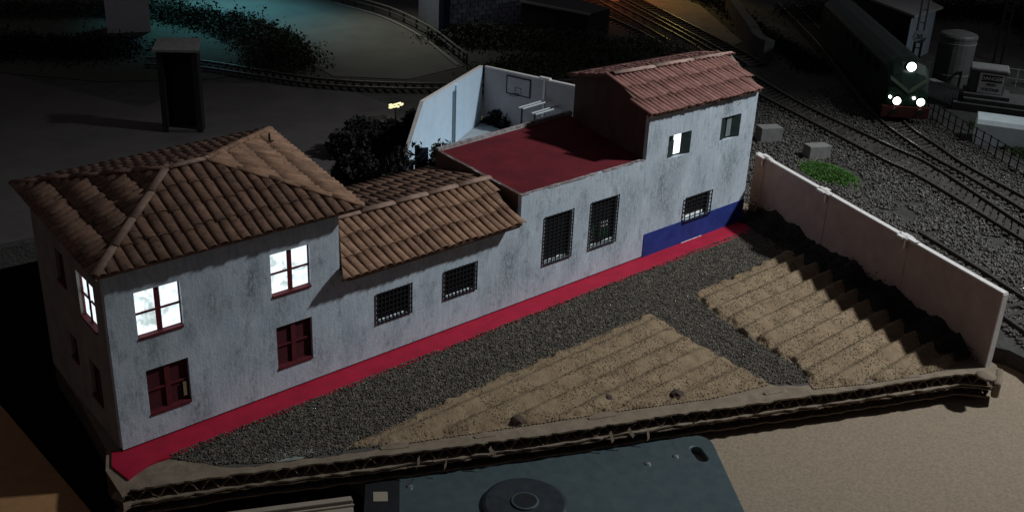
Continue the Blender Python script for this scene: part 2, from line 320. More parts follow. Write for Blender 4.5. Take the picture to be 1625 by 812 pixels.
def slope(root, deck, poly, pitch, rowL, m, clip_edges=(), thick=0.12, over=0.06, lift=0.0, jit=1.0):
    """poly: 3D, first edge = eave (left to right seen from outside). clip_edges: indices of edges where tiles are cut."""
    P = [Vector(p) for p in poly]; n = Vector((0, 0, 0)); g_ = sum(P, Vector((0, 0, 0)))/len(P)
    for i in range(len(P)): n += (P[i]-g_).cross(P[(i+1)%len(P)]-g_)
    n.normalize(); n = n if n.z > 0 else -n
    P = [p-n*(p-g_).dot(n) for p in P]; u = (P[1]-P[0]).normalized()
    s = n.cross(u).normalized(); s = s if s.z > 0 else -s
    deck.slab(P, -n*thick)
    P2 = [((p-P[0]).dot(u), (p-P[0]).dot(s)) for p in P]
    H = max(q[1] for q in P2); k = len(P2)
    ctr = (sum(q[0] for q in P2)/k, sum(q[1] for q in P2)/k)
    edges = []
    for i in range(k):
        a, b = P2[i], P2[(i+1)%k]; e = (b[0]-a[0], b[1]-a[1]); l = math.hypot(*e); nn = (-e[1]/l, e[0]/l)
        if (ctr[0]-a[0])*nn[0]+(ctr[1]-a[1])*nn[1] < 0: nn = (-nn[0], -nn[1])
        edges.append((a, nn))
    def sd(x, y, i): a, nn = edges[i]; return (x-a[0])*nn[0]+(y-a[1])*nn[1]
    r0, r1 = pitch*0.49, pitch*0.44
    full = tile_mesh(rowL*1.12, r0, r1, m, .022)
    xmin = min(q[0] for q in P2); xmax = max(q[0] for q in P2)
    nc = max(1, round((xmax-xmin)/pitch)); pw = (xmax-xmin)/nc; rows = max(1, round(H/rowL)); rl = H/rows
    for c in range(nc):
        off = random.uniform(-.10, .10)*jit; xc = xmin+(c+.5)*pw+random.uniform(-.015, .015)
        for r in range(rows):
            y0 = r*rl - (over if r == 0 else 0) + off*(1 if r else .4)
            yc = y0+rl/2
            jx = random.uniform(-.012, .012); rot = random.uniform(-.025, .025)
            corners = [(xc-r0, y0), (xc+r0, y0), (xc+r0, y0+rl*1.1), (xc-r0, y0+rl*1.1)]
            cut = [i for i in range(1, k) if any(sd(x, y, i) < -0.01 for x, y in corners) and i in clip_edges]
            if any(all(sd(x, y, i) < 0.02 for x, y in corners) for i in range(1, k)): continue
            if any(sd(xc, yc, i) < 0 for i in range(1, k) if i not in clip_edges): continue
            tilt = -math.atan2(0.014+.012*jit, rl)
            base = P[0]+u*(xc+jx)+s*y0+n*(0.006+lift+random.uniform(0, .015))
            R = Matrix((u, s, n)).transposed().to_4x4(); R.translation = base
            R = R @ Matrix.Rotation(rot, 4, 'Z') @ Matrix.Rotation(tilt, 4, 'X')
            if not cut:
                place(full, 'roof_tile', R, root)
            else:
                bm = bmesh.new(); bm.from_mesh(full); bm.transform(R)
                for i in cut:
                    a, nn = edges[i]; pt = P[0]+u*a[0]+s*a[1]; nv = u*nn[0]+s*nn[1]
                    bmesh.ops.bisect_plane(bm, geom=bm.verts[:]+bm.edges[:]+bm.faces[:], plane_co=pt, plane_no=nv, clear_inner=True)
                if len(bm.faces) < 3: bm.free(); continue
                me = bpy.data.meshes.new('roof_tile'); bm.transform(R.inverted()); bm.to_mesh(me); bm.free(); me.materials.append(m)
                place(me, 'roof_tile', R, root)
def ridge(root, a, b, m, L=0.85, r=0.17, name='ridge_tile', sink=0.03):
    a, b = Vector(a), Vector(b); d = b-a; k = max(1, round(d.length/L)); d.normalize(); l = (b-a).length/k
    x = d.cross(Vector((0,0,1))).normalized(); z = x.cross(d).normalized(); z = z if z.z > 0 else -z
    me = tile_mesh(l*1.08, r, r*0.88, m, 0.05)
    for i in range(k):
        R = Matrix((x, d, z)).transposed().to_4x4(); R.translation = a+d*l*i-z*sink+Vector((0,0,random.uniform(0,.02)))
        R = R @ Matrix.Rotation(random.uniform(-.02,.02)/max(1, l), 4, 'Z') @ Matrix.Rotation(-0.02/max(1, l), 4, 'X')
        place(me, name, R, root)

# ------------------------------------------------------------------ setting: tables, layout ground
st(MB().box(-200, 300, -150, 300, -31, -30).build('floor', BLACK))
st(MB().box(6.2, 60, -70, -1, -2.2, -1.3).build('right_table', MDF))
o = MB().prism([(-40, -40), (-1.3, -40), (-1.38, 7.6), (-1.2, 12.5), (-40, 12.5)], -2.1, -1.3).build('left_table', MDFL, bevel=0.04); st(o)
st(MB().box(-40, -1.36, -40, 12, -2.32, -2.12).build('left_table_underlay', MDFL))
lay = [(30.2, -40), (30.2, -16.6), (30.9, -15.6), (31.1, -14.6), (30.4, -12.8), (28.5, -10), (30, -4), (20, 4), (18, 9.5), (14.5, 12), (13, 19.2), (-25, 21), (-60, 60), (0, 230), (260, 230), (260, -40)]
st(MB().prism(lay, -1.6, -0.6).build('layout_ground', GROUND))
st(MB().prism([(-20, 21.3), (12, 19.6), (19.5, 18), (26, 22), (31.5, 27.6), (31.3, 32.5), (27, 38), (24, 40.5), (17.6, 37.0), (13.7, 50), (-10, 80)], -0.59, -0.56).build('grey_board', PLAIN))
st(MB().prism([(28.5, 95), (33.8, 70), (35.1, 62.2), (37.5, 57.5), (37.5, 50), (35.3, 44.6), (33.0, 40.3), (32.5, 37), (36.6, 33.2), (42.6, 34), (44, 37.5), (46.3, 44.1), (48.2, 52.3), (48, 60), (60, 95)], -0.59, -0.555).build('road', ROAD))
st(MB().prism([(61.5, 29), (69, 49.4), (72, 62), (90, 62), (80, 40), (69.5, 27), (64, 26)], -0.59, -0.55).build('yard_ground', mat('yard_sand', (0.16, 0.14, 0.11), (0.26, 0.23, 0.18), 0.8, bump=0.3)))

# ------------------------------------------------------------------ display base of the model
front = [(-0.95, -2.02), (-0.66, -1.90), (2.42, -3.28), (5.08, -4.62), (11.0, -7.55), (15.31, -9.45), (21.54, -12.4), (26.64, -14.75), (27.35, -15.6)]
back = [(28.25, -15.25), (34.7, 1.2), (38.6, 14.0), (36.3, 22.2), (32.8, 21.3), (21.4, 14.9), (17.6, 9.0), (0.5, 6.95), (0.2, 4.0), (-0.3, 0.6), (-0.8, -0.5)]
def jag(pl, step, amp):
    out = []
    for a, b in zip(pl[:-1], pl[1:]):
        l = math.dist(a, b); k = max(1, int(l/step))
        for i in range(k):
            t = i/k; nx, ny = (b[1]-a[1])/l, -(b[0]-a[0])/l; q = random.uniform(-amp, amp)
            out.append((a[0]+(b[0]-a[0])*t+nx*q, a[1]+(b[1]-a[1])*t+ny*q))
    return out+[pl[-1]]
base = thing('display_base', (13, -2, -1.28), 'torn double layer corrugated cardboard base under the white model buildings and garden', 'base')
MB().prism(jag(front, .22, .05)+back, -0.065, 0.0).build('top_liner', CARD, base)
inner = [(p[0]*1.0+0.15, p[1]+0.42) for p in front]
MB().prism(inner+back, -0.96, -0.07).build('cardboard_core', CARDD, base)
def ribbon(pl, z0, z1, wl, depth, thick=0.02, jit=0.04):
    mb = MB(); pts = []; T = 0.0
    for a, b in zip(pl[:-1], pl[1:]):
        l = math.dist(a, b); k = int(l/0.07)
        for i in range(k):
            t = i/k; x = a[0]+(b[0]-a[0])*t; y = a[1]+(b[1]-a[1])*t
            ph = (T+l*t)/wl*2*math.pi; z = (z0+z1)/2+(z1-z0)/2*math.sin(ph)
            nx, ny = (b[1]-a[1])/l, -(b[0]-a[0])/l; q = random.uniform(-jit, jit)-0.05
            pts.append(((x+nx*q, y+ny*q), (x-nx*depth, y-ny*depth), z+random.uniform(-.02, .02)))
        T += l
    for (f0, b0, za), (f1, b1, zb) in zip(pts[:-1], pts[1:]):
        mb.poly([(f0[0],f0[1],za),(f1[0],f1[1],zb),(b1[0],b1[1],zb),(b0[0],b0[1],za)], [(0,1,2,3)])
        mb.poly([(f0[0],f0[1],za-thick),(f1[0],f1[1],zb-thick),(f1[0],f1[1],zb),(f0[0],f0[1],za)], [(0,1,2,3)])
    return mb
ribbon(front, -0.42, -0.09, 0.62, 0.45, 0.035).build('upper_fluting', CARDF, base)
MB().prism(jag([(p[0]-.02, p[1]-.05) for p in front], .3, .06)+[(p[0], p[1]) for p in inner[::-1]], -0.50, -0.44).build('middle_liner', CARD, base)
MB().prism(jag([(p[0]-.02, p[1]-.02) for p in front], .25, .05)+[(p[0], p[1]) for p in inner[::-1]], -0.60, -0.56).build('second_liner', CARDF, base)
ribbon(front, -0.90, -0.64, 0.30, 0.4, 0.02).build('lower_fluting', CARDD, base)
MB().prism(jag([(p[0], p[1]+.06) for p in front], .3, .05)+[(p[0], p[1]) for p in inner[::-1]], -0.98, -0.93).build('bottom_liner', CARDF, base)
# torn paper scraps standing off the edge
for (x, y, z) in ((7.3, -5.75, -.2), (7.7, -5.95, -.45), (8.1, -6.2, -.35), (9.4, -6.85, -.15), (13.3, -8.65, -.25), (13.9, -8.95, -.2), (14.6, -9.25, -.4), (16.2, -9.95, -.3)):
    p = [Vector((x, y, z))]; d = Vector((random.uniform(-.5,.5), -.3, random.uniform(-1,.3))).normalized(); mb = MB()
    for k in range(4): p.append(p[-1]+d*.09); d = (d+Vector((random.uniform(-.6,.6), random.uniform(-.3,.3), random.uniform(-.5,.5)))).normalized()
    wv = Vector((.05, .0, .04)); V = [q-wv for q in p]+[q+wv for q in p]; mb.poly(V, [(i, i+1, i+6, i+5) for i in range(4)])
    mb.build('paper_scrap', CARD, base)
for (x, y, l, hgt, a) in ((6.4, -4.95, .9, .12, -.5), (9.2, -6.35, .7, .10, -.45), (13.0, -7.95, 1.0, .10, -.42), (19.2, -10.85, .8, .16, -.35), (22.9, -12.75, 1.1, .13, -.45), (24.4, -13.45, .7, .10, -.5)):
    dx, dy = math.cos(a), math.sin(a)
    MB().slab([(x, y, .004), (x+dx*l, y+dy*l, .004), (x+dx*l*1.05-dy*.1, y+dy*l+dx*.16, hgt*.5), (x+dx*l*.55, y+dy*l*.55+.20, hgt), (x-dy*.05, y+.12, hgt*.4)], (0, 0, .018)).build('torn_flap', CARD, base)
gl = MB().lathe((27.1, -15.35, -0.02), [(0.42, 0), (0.34, .07), (0.12, .11)], 9); gl.build('glue_blob', CARD, base, smooth=True)
cl = MB().slab([(27.35,-15.6,-.95),(28.25,-15.25,-.95),(28.2,-15.25,-.05),(27.35,-15.6,-.3)], (0.15,-.25,0)); cl.build('corner_lump', CARD, base, bevel=0.09)

# crimson pavement, gravel bed, fields
pav = thing('crimson_pavement', (15, -.6, 0.004), 'long crimson painted pavement strip along the foot of the white walls', 'pavement')
out = jag([(-0.5, -1.45), (0.3, -1.15), (3, -1.1), (9.6, -1.13), (18.8, -1.09), (26, -1.16), (31.2, -1.25), (33.2, -0.6)], .3, .035)
MB().prism(out+[(33.5, 0.3), (33, 0.04), (-0.02, 0.04), (-0.25, 0.3), (-0.6, -0.5)], 0.004, 0.07).build('painted_strip', REDPAV, pav)
bed = [(0.9, -1.05), (32.6, -1.05), (33.6, 0.0), (28.2, -14.0), (25.5, -13.3), (20.6, -11.2), (20, -10.5), (11.6, -7.0), (5.2, -4.3), (2.4, -2.95)]
st(MB().prism(jag(bed+[bed[0]], .25, .07)[:-1], 0.0, 0.012).build('gravel_bed', GBED))

def inpoly(x, y, P):
    ins = np.zeros(len(x), bool); n = len(P)
    for i in range(n):
        x0, y0 = P[i]; x1, y1 = P[(i+1)%n]
        c = ((y0 > y) != (y1 > y)); xs = (x1-x0)*(y-y0)/((y1-y0) if y1 != y0 else 1e-9)+x0
        ins ^= c & (x < xs)
    return ins
def pdist(x, y, P):
    d = np.full(len(x), 1e9); n = len(P)
    for i in range(n):
        x0, y0 = P[i]; x1, y1 = P[(i+1)%n]; dx, dy = x1-x0, y1-y0
        t = np.clip(((x-x0)*dx+(y-y0)*dy)/(dx*dx+dy*dy), 0, 1); d = np.minimum(d, np.hypot(x-x0-t*dx, y-y0-t*dy))
    return d
def vnoise(x, y, s, seed=0):
    r = np.random.default_rng(seed).random((256, 256)); X = x/s; Y = y/s
    i = np.floor(X).astype(int); j = np.floor(Y).astype(int); fx = X-i; fy = Y-j; fx = fx*fx*(3-2*fx); fy = fy*fy*(3-2*fy)
    g = lambda a, b: r[a % 256, b % 256]
    return (g(i,j)*(1-fx)+g(i+1,j)*fx)*(1-fy)+(g(i,j+1)*(1-fx)+g(i+1,j+1)*fx)*fy
F1 = [(5.5, -4.15), (9.8, -3.98), (14.3, -3.95), (20.8, -3.98), (20.35, -6.0), (20.1, -8.4), (19.9, -10.45), (17.5, -9.75), (14.76, -8.45), (10.2, -6.45), (7.3, -5.15)]
F2 = [(23.6, -3.95), (27.3, -3.9), (31.6, -3.8), (31.9, -4.4), (29.6, -10.29), (28.1, -14.2), (26.4, -14.1), (24.96, -13.6), (22.9, -12.75), (21.0, -11.7), (21.9, -10.4), (22.24, -8.2), (22.8, -5.9)]
def hfield(x, y, P, seed):
    d = pdist(x, y, P)+0.34*(vnoise(x, y, .45, seed)-.5)+0.10*(vnoise(x, y, .12, seed+1)-.5)
    ph = (y+4.42+0.16*(vnoise(x, y*.3, 4.0, seed+2)-.5))/0.90
    fr = ph-np.floor(ph)
    # saw-like furrow: steep side to the house, long side to the viewer
    prof = np.where(fr < .66, fr/.66, (1-fr)/.34)
    prof = prof*prof*(3-2*prof)*.5+prof*.5
    h = 0.06+(0.15 if seed < 8 else .21)*prof*(0.75+0.5*vnoise(x, y*2, 2.5, seed+3))+0.022*(vnoise(x, y, .2, seed+4)-.5)+0.018*(vnoise(x, y, .08, seed+5)-.5)
    e = np.clip(d/.18, 0, 1); e2 = np.clip(d/.9, 0, 1); return (h-(.5*(1-e2))*np.maximum(h-.09, 0))*(e*e*(3-2*e)), d
def field(P, seed, label):
    x0, x1 = min(p[0] for p in P)-.2, max(p[0] for p in P)+.2; y0, y1 = min(p[1] for p in P)-.2, max(p[1] for p in P)+.2
    st_ = 0.055; nx = int((x1-x0)/st_); ny = int((y1-y0)/st_)
    X, Y = np.meshgrid(np.linspace(x0, x1, nx), np.linspace(y0, y1, ny)); xf, yf = X.ravel(), Y.ravel()
    H, d = hfield(xf, yf, P, seed); ins = inpoly(xf, yf, P); H = np.where(ins, H, 0.0)+0.035
    ins2 = ins.reshape(ny, nx); q = ins2[:-1,:-1]|ins2[1:,:-1]|ins2[:-1,1:]|ins2[1:,1:]
    j, i = np.nonzero(q); a = j*nx+i; F = np.stack([a, a+1, a+nx+1, a+nx], 1)
    used = np.unique(F); remap = np.zeros(nx*ny, int); remap[used] = np.arange(len(used))
    V = np.stack([xf, yf, H], 1)[used]; me = bpy.data.meshes.new('ploughed_field'); me.from_pydata(V.tolist(), [], remap[F].tolist()); me.update()
    me.polygons.foreach_set('use_smooth', [True]*len(me.polygons)); me.materials.append(FIELD)
    o = bpy.data.objects.new('ploughed_field', me); COL.objects.link(o)
    o['label'] = label; o['category'] = 'ploughed plot'; return o
field(F1, 3, 'larger furrowed tan earth plot, pointed at its left end, in front of the low tiled house')
field(F2, 11, 'furrowed tan earth plot beside the pinkish garden wall, half in its shadow')

OCT = np.array([(1,0,0),(-1,0,0),(0,1,0),(0,-1,0),(0,0,1),(0,0,-1)], float)
OF = np.array([(0,2,4),(2,1,4),(1,3,4),(3,0,4),(2,0,5),(1,2,5),(3,1,5),(0,3,5)])
def stones(name, x, y, z, size, m, label, cat=None):
    n = len(x); sc_ = size[:,None,None]*rng.uniform(.55, 1.3, (n,1,3)); V = OCT[None]*sc_+rng.normal(0, .12, (n,6,3))*size[:,None,None]
    a = rng.uniform(0, 6.28, n); c, s = np.cos(a), np.sin(a); vx = V[:,:,0]*c[:,None]-V[:,:,1]*s[:,None]; vy = V[:,:,0]*s[:,None]+V[:,:,1]*c[:,None]
    V = np.stack([vx+x[:,None], vy+y[:,None], V[:,:,2]*.8+z[:,None]], -1).reshape(-1, 3)
    F = (OF[None]+6*np.arange(n)[:,None,None]).reshape(-1, 3)
    me = bpy.data.meshes.new(name); me.vertices.add(len(V)); me.vertices.foreach_set('co', V.ravel()); me.loops.add(F.size); me.loops.foreach_set('vertex_index', F.ravel().astype(np.int32))
    me.polygons.add(len(F)); me.polygons.foreach_set('loop_start', np.arange(0, F.size, 3, dtype=np.int32)); me.polygons.foreach_set('loop_total', np.full(len(F), 3, np.int32))
    me.update(calc_edges=True); me.validate(); me.materials.append(m); o = bpy.data.objects.new(name, me); COL.objects.link(o)
    o['kind'] = 'stuff'; o['label'] = label
    if cat: o['category'] = cat
    return o
def cand(n, x0, x1, y0, y1): return rng.uniform(x0, x1, n), rng.uniform(y0, y1, n)
x, y = cand(300000, 1, 34, -14.5, -0.9)
k = inpoly(x, y, bed) & (y < -0.98-.16*vnoise(x, y, .5, 5)+.05*rng.random(len(x))) & ~(inpoly(x, y, F1) & (pdist(x, y, F1) > .05)) & ~(inpoly(x, y, F2) & (pdist(x, y, F2) > .05))
k &= (pdist(x, y, bed) > .25*vnoise(x, y, .4, 9)) | (y > -2)
x, y = x[k], y[k]
stones('fine_gravel', x, y, np.where(y > -1.13, .075, 0.015)+rng.uniform(0, .045, len(x)), rng.uniform(.018, .050, len(x)), GRAVEL, 'fine grey gravel spread along the pavement and between the two ploughed plots', 'gravel')
x, y = cand(42000, 5, 32, -14.5, -3.8)
for P, sd_ in ((F1, 3), (F2, 11)):
    k = inpoly(x, y, P); h, d = hfield(x[k], y[k], P, sd_)
    kk = vnoise(x[k], y[k], .5, 31) > .35
    stones('soil_crumbs', x[k][kk], y[k][kk], h[kk]+.04, rng.uniform(.012, .038, kk.sum()), CRUMB, 'loose dark and pale crumbs of soil on the '+('pointed left plot' if sd_ == 3 else 'plot beside the wall'), 'soil')
# dry clods and a scrap on the near rim of the plots
for (px, py, r, lb) in [(10.9, -6.55, .26, 'round brown clod at the near rim of the pointed plot, left of the others'), (16.5, -8.9, .26, 'round brown clod at the near rim of the pointed plot, rightmost'), (14.4, -7.5, .2, 'small brown clod lying inside the near rim of the pointed plot')]:
    mb = MB(); bm = bmesh.new(); bmesh.ops.create_icosphere(bm, subdivisions=2, radius=r)
    for v in bm.verts: v.co *= random.uniform(.8, 1.15); v.co.z *= .7
    mb.poly([v.co+Vector((px, py, .12)) for v in bm.verts], [[v.index for v in f.verts] for f in bm.faces]); bm.free()
    tag(mb.build('clod', CARDD, origin=(px, py, .05)), lb, 'clod', 'clods on the rim of the pointed plot')
fl = MB().prism([(3.2, -3.0), (3.9, -3.05), (4.6, -3.35), (5.0, -3.9), (4.1, -3.75), (3.4, -3.42)], 0.002, 0.03).build('plaster_flake', mat('pale_plaster', (0.17, 0.19, 0.165), (0.25, 0.27, 0.24), 3), origin=None)
tag(fl, 'pale greenish plaster flake on the near rim of the base left of the plots', 'flake')

# ------------------------------------------------------------------ windows
def grille(fr, h, part, nx, nz, d=-0.05, r=0.022, name='grille'):
    mb = MB(); u0, u1, z0, z1 = h
    for i in range(nx+1): u = u0-.03+(u1-u0+.06)*i/nx; fr.box(mb, u-r, u+r, d-r, d+r, z0-.06, z1+.04)
    for i in range(nz+1): z = z0-.03+(z1-z0+.04)*i/nz; fr.box(mb, u0-.06, u1+.06, d-r*.8, d+r*.8, z-r*.8, z+r*.8)
    return sub(mb, name, IRON, part)
def cross_window(fr, root, h, lit, sillc=None):
    u0, u1, z0, z1 = h; d = 0.16; mb = MB(); t = 0.03; um = (u0+u1)/2
    fr.box(mb, u0, u0+t, d-.05, d, z0, z1); fr.box(mb, u1-t, u1, d-.05, d, z0, z1)
    fr.box(mb, u0+t, u1-t, d-.05, d, z1-t, z1); fr.box(mb, u0+t, u1-t, d-.05, d, z0, z0+t*1.3)
    w_ = mb.build('window', REDWOOD, root)
    mb = MB(); fr.box(mb, um-.09, um+.09, d-.075, d-.055, z0+.04, z1-.03); sub(mb, 'mullion', REDWOOD, w_)
    for a, b in ((u0+t, um-.09), (um+.09, u1-t)):
        mb = MB(); zc = z0+(z1-z0)*.50; fr.box(mb, a, b, d-.06, d-.02, zc-.035, zc+.035); sub(mb, 'glazing_bar', REDWOOD, w_)
    mb = MB(); fr.box(mb, u0+.02, u1-.02, -.05, d, z0-.05, z0+.03); sub(mb, 'sill', REDWOOD, w_)
    mb = MB(); fr.box(mb, u0+.01, u1-.01, d+.012, d+.025, z0+.01, z1-.01); sub(mb, 'pane', LIT if lit else DARKRED, w_)
    return w_

# ------------------------------------------------------------------ corner house (two storeys, hip roof)
HE = 6.38
house = thing('corner_house', (4.2, 3.2, 0.0), 'two storey white corner house with hipped brown tile roof and brightly lit upper windows', 'house')
fF = Fr((0, 0), (8.25, 0), (0, 1, 0)); fL = Fr((0, 0), (0.45, 6.9), (1, 0, 0)); fB = Fr((0.45, 6.9), (9.0, 6.9), (0, -1, 0)); fR = Fr((8.25, 0), (9.0, 6.9), (-1, 0, 0))
hf = [(0.89, 2.39, 3.81, 5.36), (5.55, 7.08, 3.83, 5.36), (1.0, 2.42, 1.05, 2.63), (5.64, 7.05, 1.05, 2.63)]
MB_ = MB(); fF.wall(MB_, 0, 8.25, 0.13, HE, hf); MB_.build('front_wall', WHITE, house)
hl = [(1.0, 2.55, 3.85, 5.42), (3.75, 4.6, 4.3, 5.45), (1.4, 2.4, 1.0, 2.35), (3.5, 4.2, 1.6, 2.5)]
m1 = MB(); fL.wall(m1, 0.205, fL.L, 0.0, HE, hl); m1.build('side_wall', SIDEBR, house)
m1 = MB(); fB.wall(m1, .21, fB.L-.21, 0, HE, []); m1.build('rear_wall', DARKBR, house)
m1 = MB(); fR.wall(m1, .21, fR.L, 0, HE, []); m1.build('party_wall', WHITE, house)
for i, h in enumerate(hf): cross_window(fF, house, h, i < 2)
for i, h in enumerate(hl): cross_window(fL, house, h, i == 0)
# open casement leaf inside lower left window
mb = MB(); fF.box(mb, 2.2, 2.33, .07, .10, 1.25, 1.75); tag(mb.build('curtain_edge', mat('dull_ochre_cloth', (0.22, 0.17, 0.10)), house), 'pale ochre strip of cloth at the right of the lower window', None)
mb = MB(); fF.box(mb, -0.004, 8.25, .03, .2, 0.0, 0.098); mb.build('wall_foot_gap', BLACK, house)
mb = MB(); fF.box(mb, -0.0, 0.2, -.012, -.002, 0.12, HE-.1)
ZE = 6.45
A = (-0.42, -0.60, ZE); B = (8.86, -0.62, ZE+.05); Cc = (10.55, 8.3, ZE+.18); D = (0.25, 7.75, ZE+.22); R1 = (3.45, 2.55, 8.02); R2 = (4.85, 2.66, 8.02)
dk = MB()
TS = dict(pitch=.38, rowL=1.0, m=TILE)
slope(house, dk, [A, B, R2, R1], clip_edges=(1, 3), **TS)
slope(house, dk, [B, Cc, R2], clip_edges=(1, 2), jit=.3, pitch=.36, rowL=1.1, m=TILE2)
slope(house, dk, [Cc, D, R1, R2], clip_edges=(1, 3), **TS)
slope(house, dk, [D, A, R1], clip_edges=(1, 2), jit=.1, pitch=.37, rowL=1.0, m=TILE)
dk.build('roof_deck', DECK, house)
for p, q, mm in ((A, R1, MORTAR), (B, R2, TILE2), (D, R1, TILE), (Cc, R2, TILE2), (R1, R2, MORTAR)):
    ridge(house, Vector(p)+Vector((0,0,.10)), Vector(q)+Vector((0,0,.13)), mm, r=.155, L=1.2, sink=.05)
mb = MB(); mb.obox((9.2, 6.0, 7.15), (.03,0,0), (0,.03,0), (0,0,.16)); mb.obox((9.2, 5.92, 7.0), (.13,.02,0), (0,.03,0), (0,0,.02)); mb.build('roof_hook', IRON, house)

# ------------------------------------------------------------------ low house (gable)
low = thing('low_house', (12.6, 3.0, 0.0), 'single storey white wing with a tan tiled gable roof and two small barred windows', 'house')
fr = Fr((8.25, 0), (16.9, 0), (0, 1, 0)); ox = 8.25
hw = [(9.84-ox, 11.35-ox, 1.50, 2.65), (13.02-ox, 14.57-ox, 1.52, 2.66)]
mb = MB(); fr.wall(mb, 0.002, 8.648, 0.13, 3.92, hw); mb.build('front_wall', WHITE_LOW, low)
mb = MB(); fr.box(mb, 0.0, 8.65, .03, .19, 0, .128); mb.build('wall_foot_gap', BLACK, low)
mb = MB(); mb.box(9.1, 17.4, 6.2, 6.35, 0, 3.9); mb.build('rear_wall', DARKBR, low)
for h in hw:
    mb = MB(); fr.box(mb, h[0], h[1], .15, .17, h[2], h[3]); w_ = mb.build('window', BLACK, low)
    grille(fr, h, w_, 9, 6)
    mb = MB(); u = h[0]+.1
    while u < h[1]-.2: l = random.uniform(.12, .3); fr.box(mb, u, min(u+l, h[1]-.05), .10, .145, h[2]+.01, h[2]+random.uniform(.025, .045)); u += l+.06
    sub(mb, 'lit_gap', LIT3, w_)
E0 = (7.95, -0.62, 4.02); E1 = (16.42, -0.62, 4.02); K0 = (9.65, 2.15, 4.93); K1 = (16.95, 2.15, 4.93); B0 = (10.6, 6.7, 3.95); B1 = (17.6, 6.7, 4.02)
dk = MB()
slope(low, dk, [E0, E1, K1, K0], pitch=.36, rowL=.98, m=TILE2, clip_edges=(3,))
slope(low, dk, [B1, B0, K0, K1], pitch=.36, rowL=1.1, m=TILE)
dk.build('roof_deck', DECK, low)
mb = MB(); mb.slab([(8.27, -.5, 3.86), (16.4, -.5, 3.86), (16.4, 0, 3.95), (8.27, 0, 3.95)], (0,0,-.05)); mb.build('soffit', CARD, low)
ridge(low, Vector(K0)+Vector((-.6,0,.09)), Vector(K1)+Vector((0,0,.10)), MORTAR, r=.19, L=1.7, sink=.03)

# ------------------------------------------------------------------ flat roofed hall
hall = thing('flat_roof_house', (20.8, 3.2, 0.0), 'white house with flat dark red roof and two tall barred windows', 'house')
fr = Fr((16.9, 0), (24.4, 0), (0, 1, 0)); ox = 16.9; PT = 4.88
hw = [(18.32-ox, 19.9-ox, 1.50, 3.62), (21.1-ox, 22.73-ox, 1.48, 3.62)]
mb = MB(); fr.wall(mb, 0.002, 7.498, 0.13, PT, hw); mb.build('front_wall', WHITE_HALL, hall)
mb = MB(); fr.box(mb, 0.0, 7.5, .03, .19, 0, .128); mb.build('wall_foot_gap', BLACK, hall)
fl_ = Fr((16.9, 0), (17.72, 6.5), (1, 0, 0)); mb = MB(); fl_.wall(mb, .21, fl_.L, 0, PT-.02, []); mb.build('side_wall', DARKBR, hall)
fb_ = Fr((17.72, 6.5), (26.9, 7.25), (0, -1, 0)); mb = MB(); fb_.wall(mb, .01, fb_.L, 0, PT-.02, []); mb.build('rear_wall', COURTG, hall)
mb = MB(); mb.slab([(17.05, .2, 4.83), (24.45, .2, 4.83), (26.7, 7.1, 4.83), (17.9, 6.35, 4.83)], (0,0,-.1)); mb.build('flat_roof', REDROOF, hall)
def chips(fr_, u0, u1, z, parent, d0=-.015, d1=.13, name='chipped_rim', gap=.15):
    mb = MB(); u = u0
    while u < u1:
        l = random.uniform(.15, .7)
        if random.random() > gap: fr_.box(mb, u, min(u+l, u1), d0+random.uniform(0,.03), d1+random.uniform(-.05,.03), z-.02, z+random.uniform(.015,.045))
        u += l
    o = mb.build(name, CHIP, parent); o['kind'] = 'stuff'; return o
chips(fr, 0.0, 7.4, PT, hall, gap=.05); chips(fl_, .2, fl_.L, PT-.02, hall, d1=.06); chips(fb_, 0, fb_.L, PT+.0, hall, gap=.1, d1=.2)
mb = MB(); fb_.box(mb, 0, fb_.L, 0.02, .19, PT-.02, PT+.10); mb.build('rear_kerb', CHIP, hall)
for i, h in enumerate(hw):
    mb = MB(); fr.box(mb, h[0], h[1], .16, .18, h[2], h[3]); w_ = mb.build('window', BLACK, hall)
    grille(fr, h, w_, 7, 13, r=.02)
    mb = MB(); u = h[0]+.1
    while u < h[1]-.15: l = random.uniform(.12, .3); fr.box(mb, u, min(u+l, h[1]-.05), .10, .155, h[2]+.02, h[2]+random.uniform(.04, .10)); u += l+.05
    sub(mb, 'lit_gap', LIT3, w_)
    if i:
        mb = MB(); fr.box(mb, h[0]+.72, h[0]+1.2, .10, .15, h[2]+.75, h[2]+1.05); sub(mb, 'lit_shelf', WHITEP, w_)
        mb = MB(); fr.box(mb, h[0]+.6, h[0]+1.3, .12, .155, h[2]+.3, h[2]+.72); fr.box(mb, h[0]+.1, h[0]+.45, .12, .155, h[2]+.4, h[2]+.95); sub(mb, 'green_panel', GREENP, w_)
        mb = MB(); fr.box(mb, h[0]+.12, h[0]+.4, .10, .119, h[2]+.28, h[2]+.5); fr.box(mb, h[0]+.15, h[0]+.3, .10, .119, h[2]+.65, h[2]+.8); sub(mb, 'pale_object', GREYP, w_)

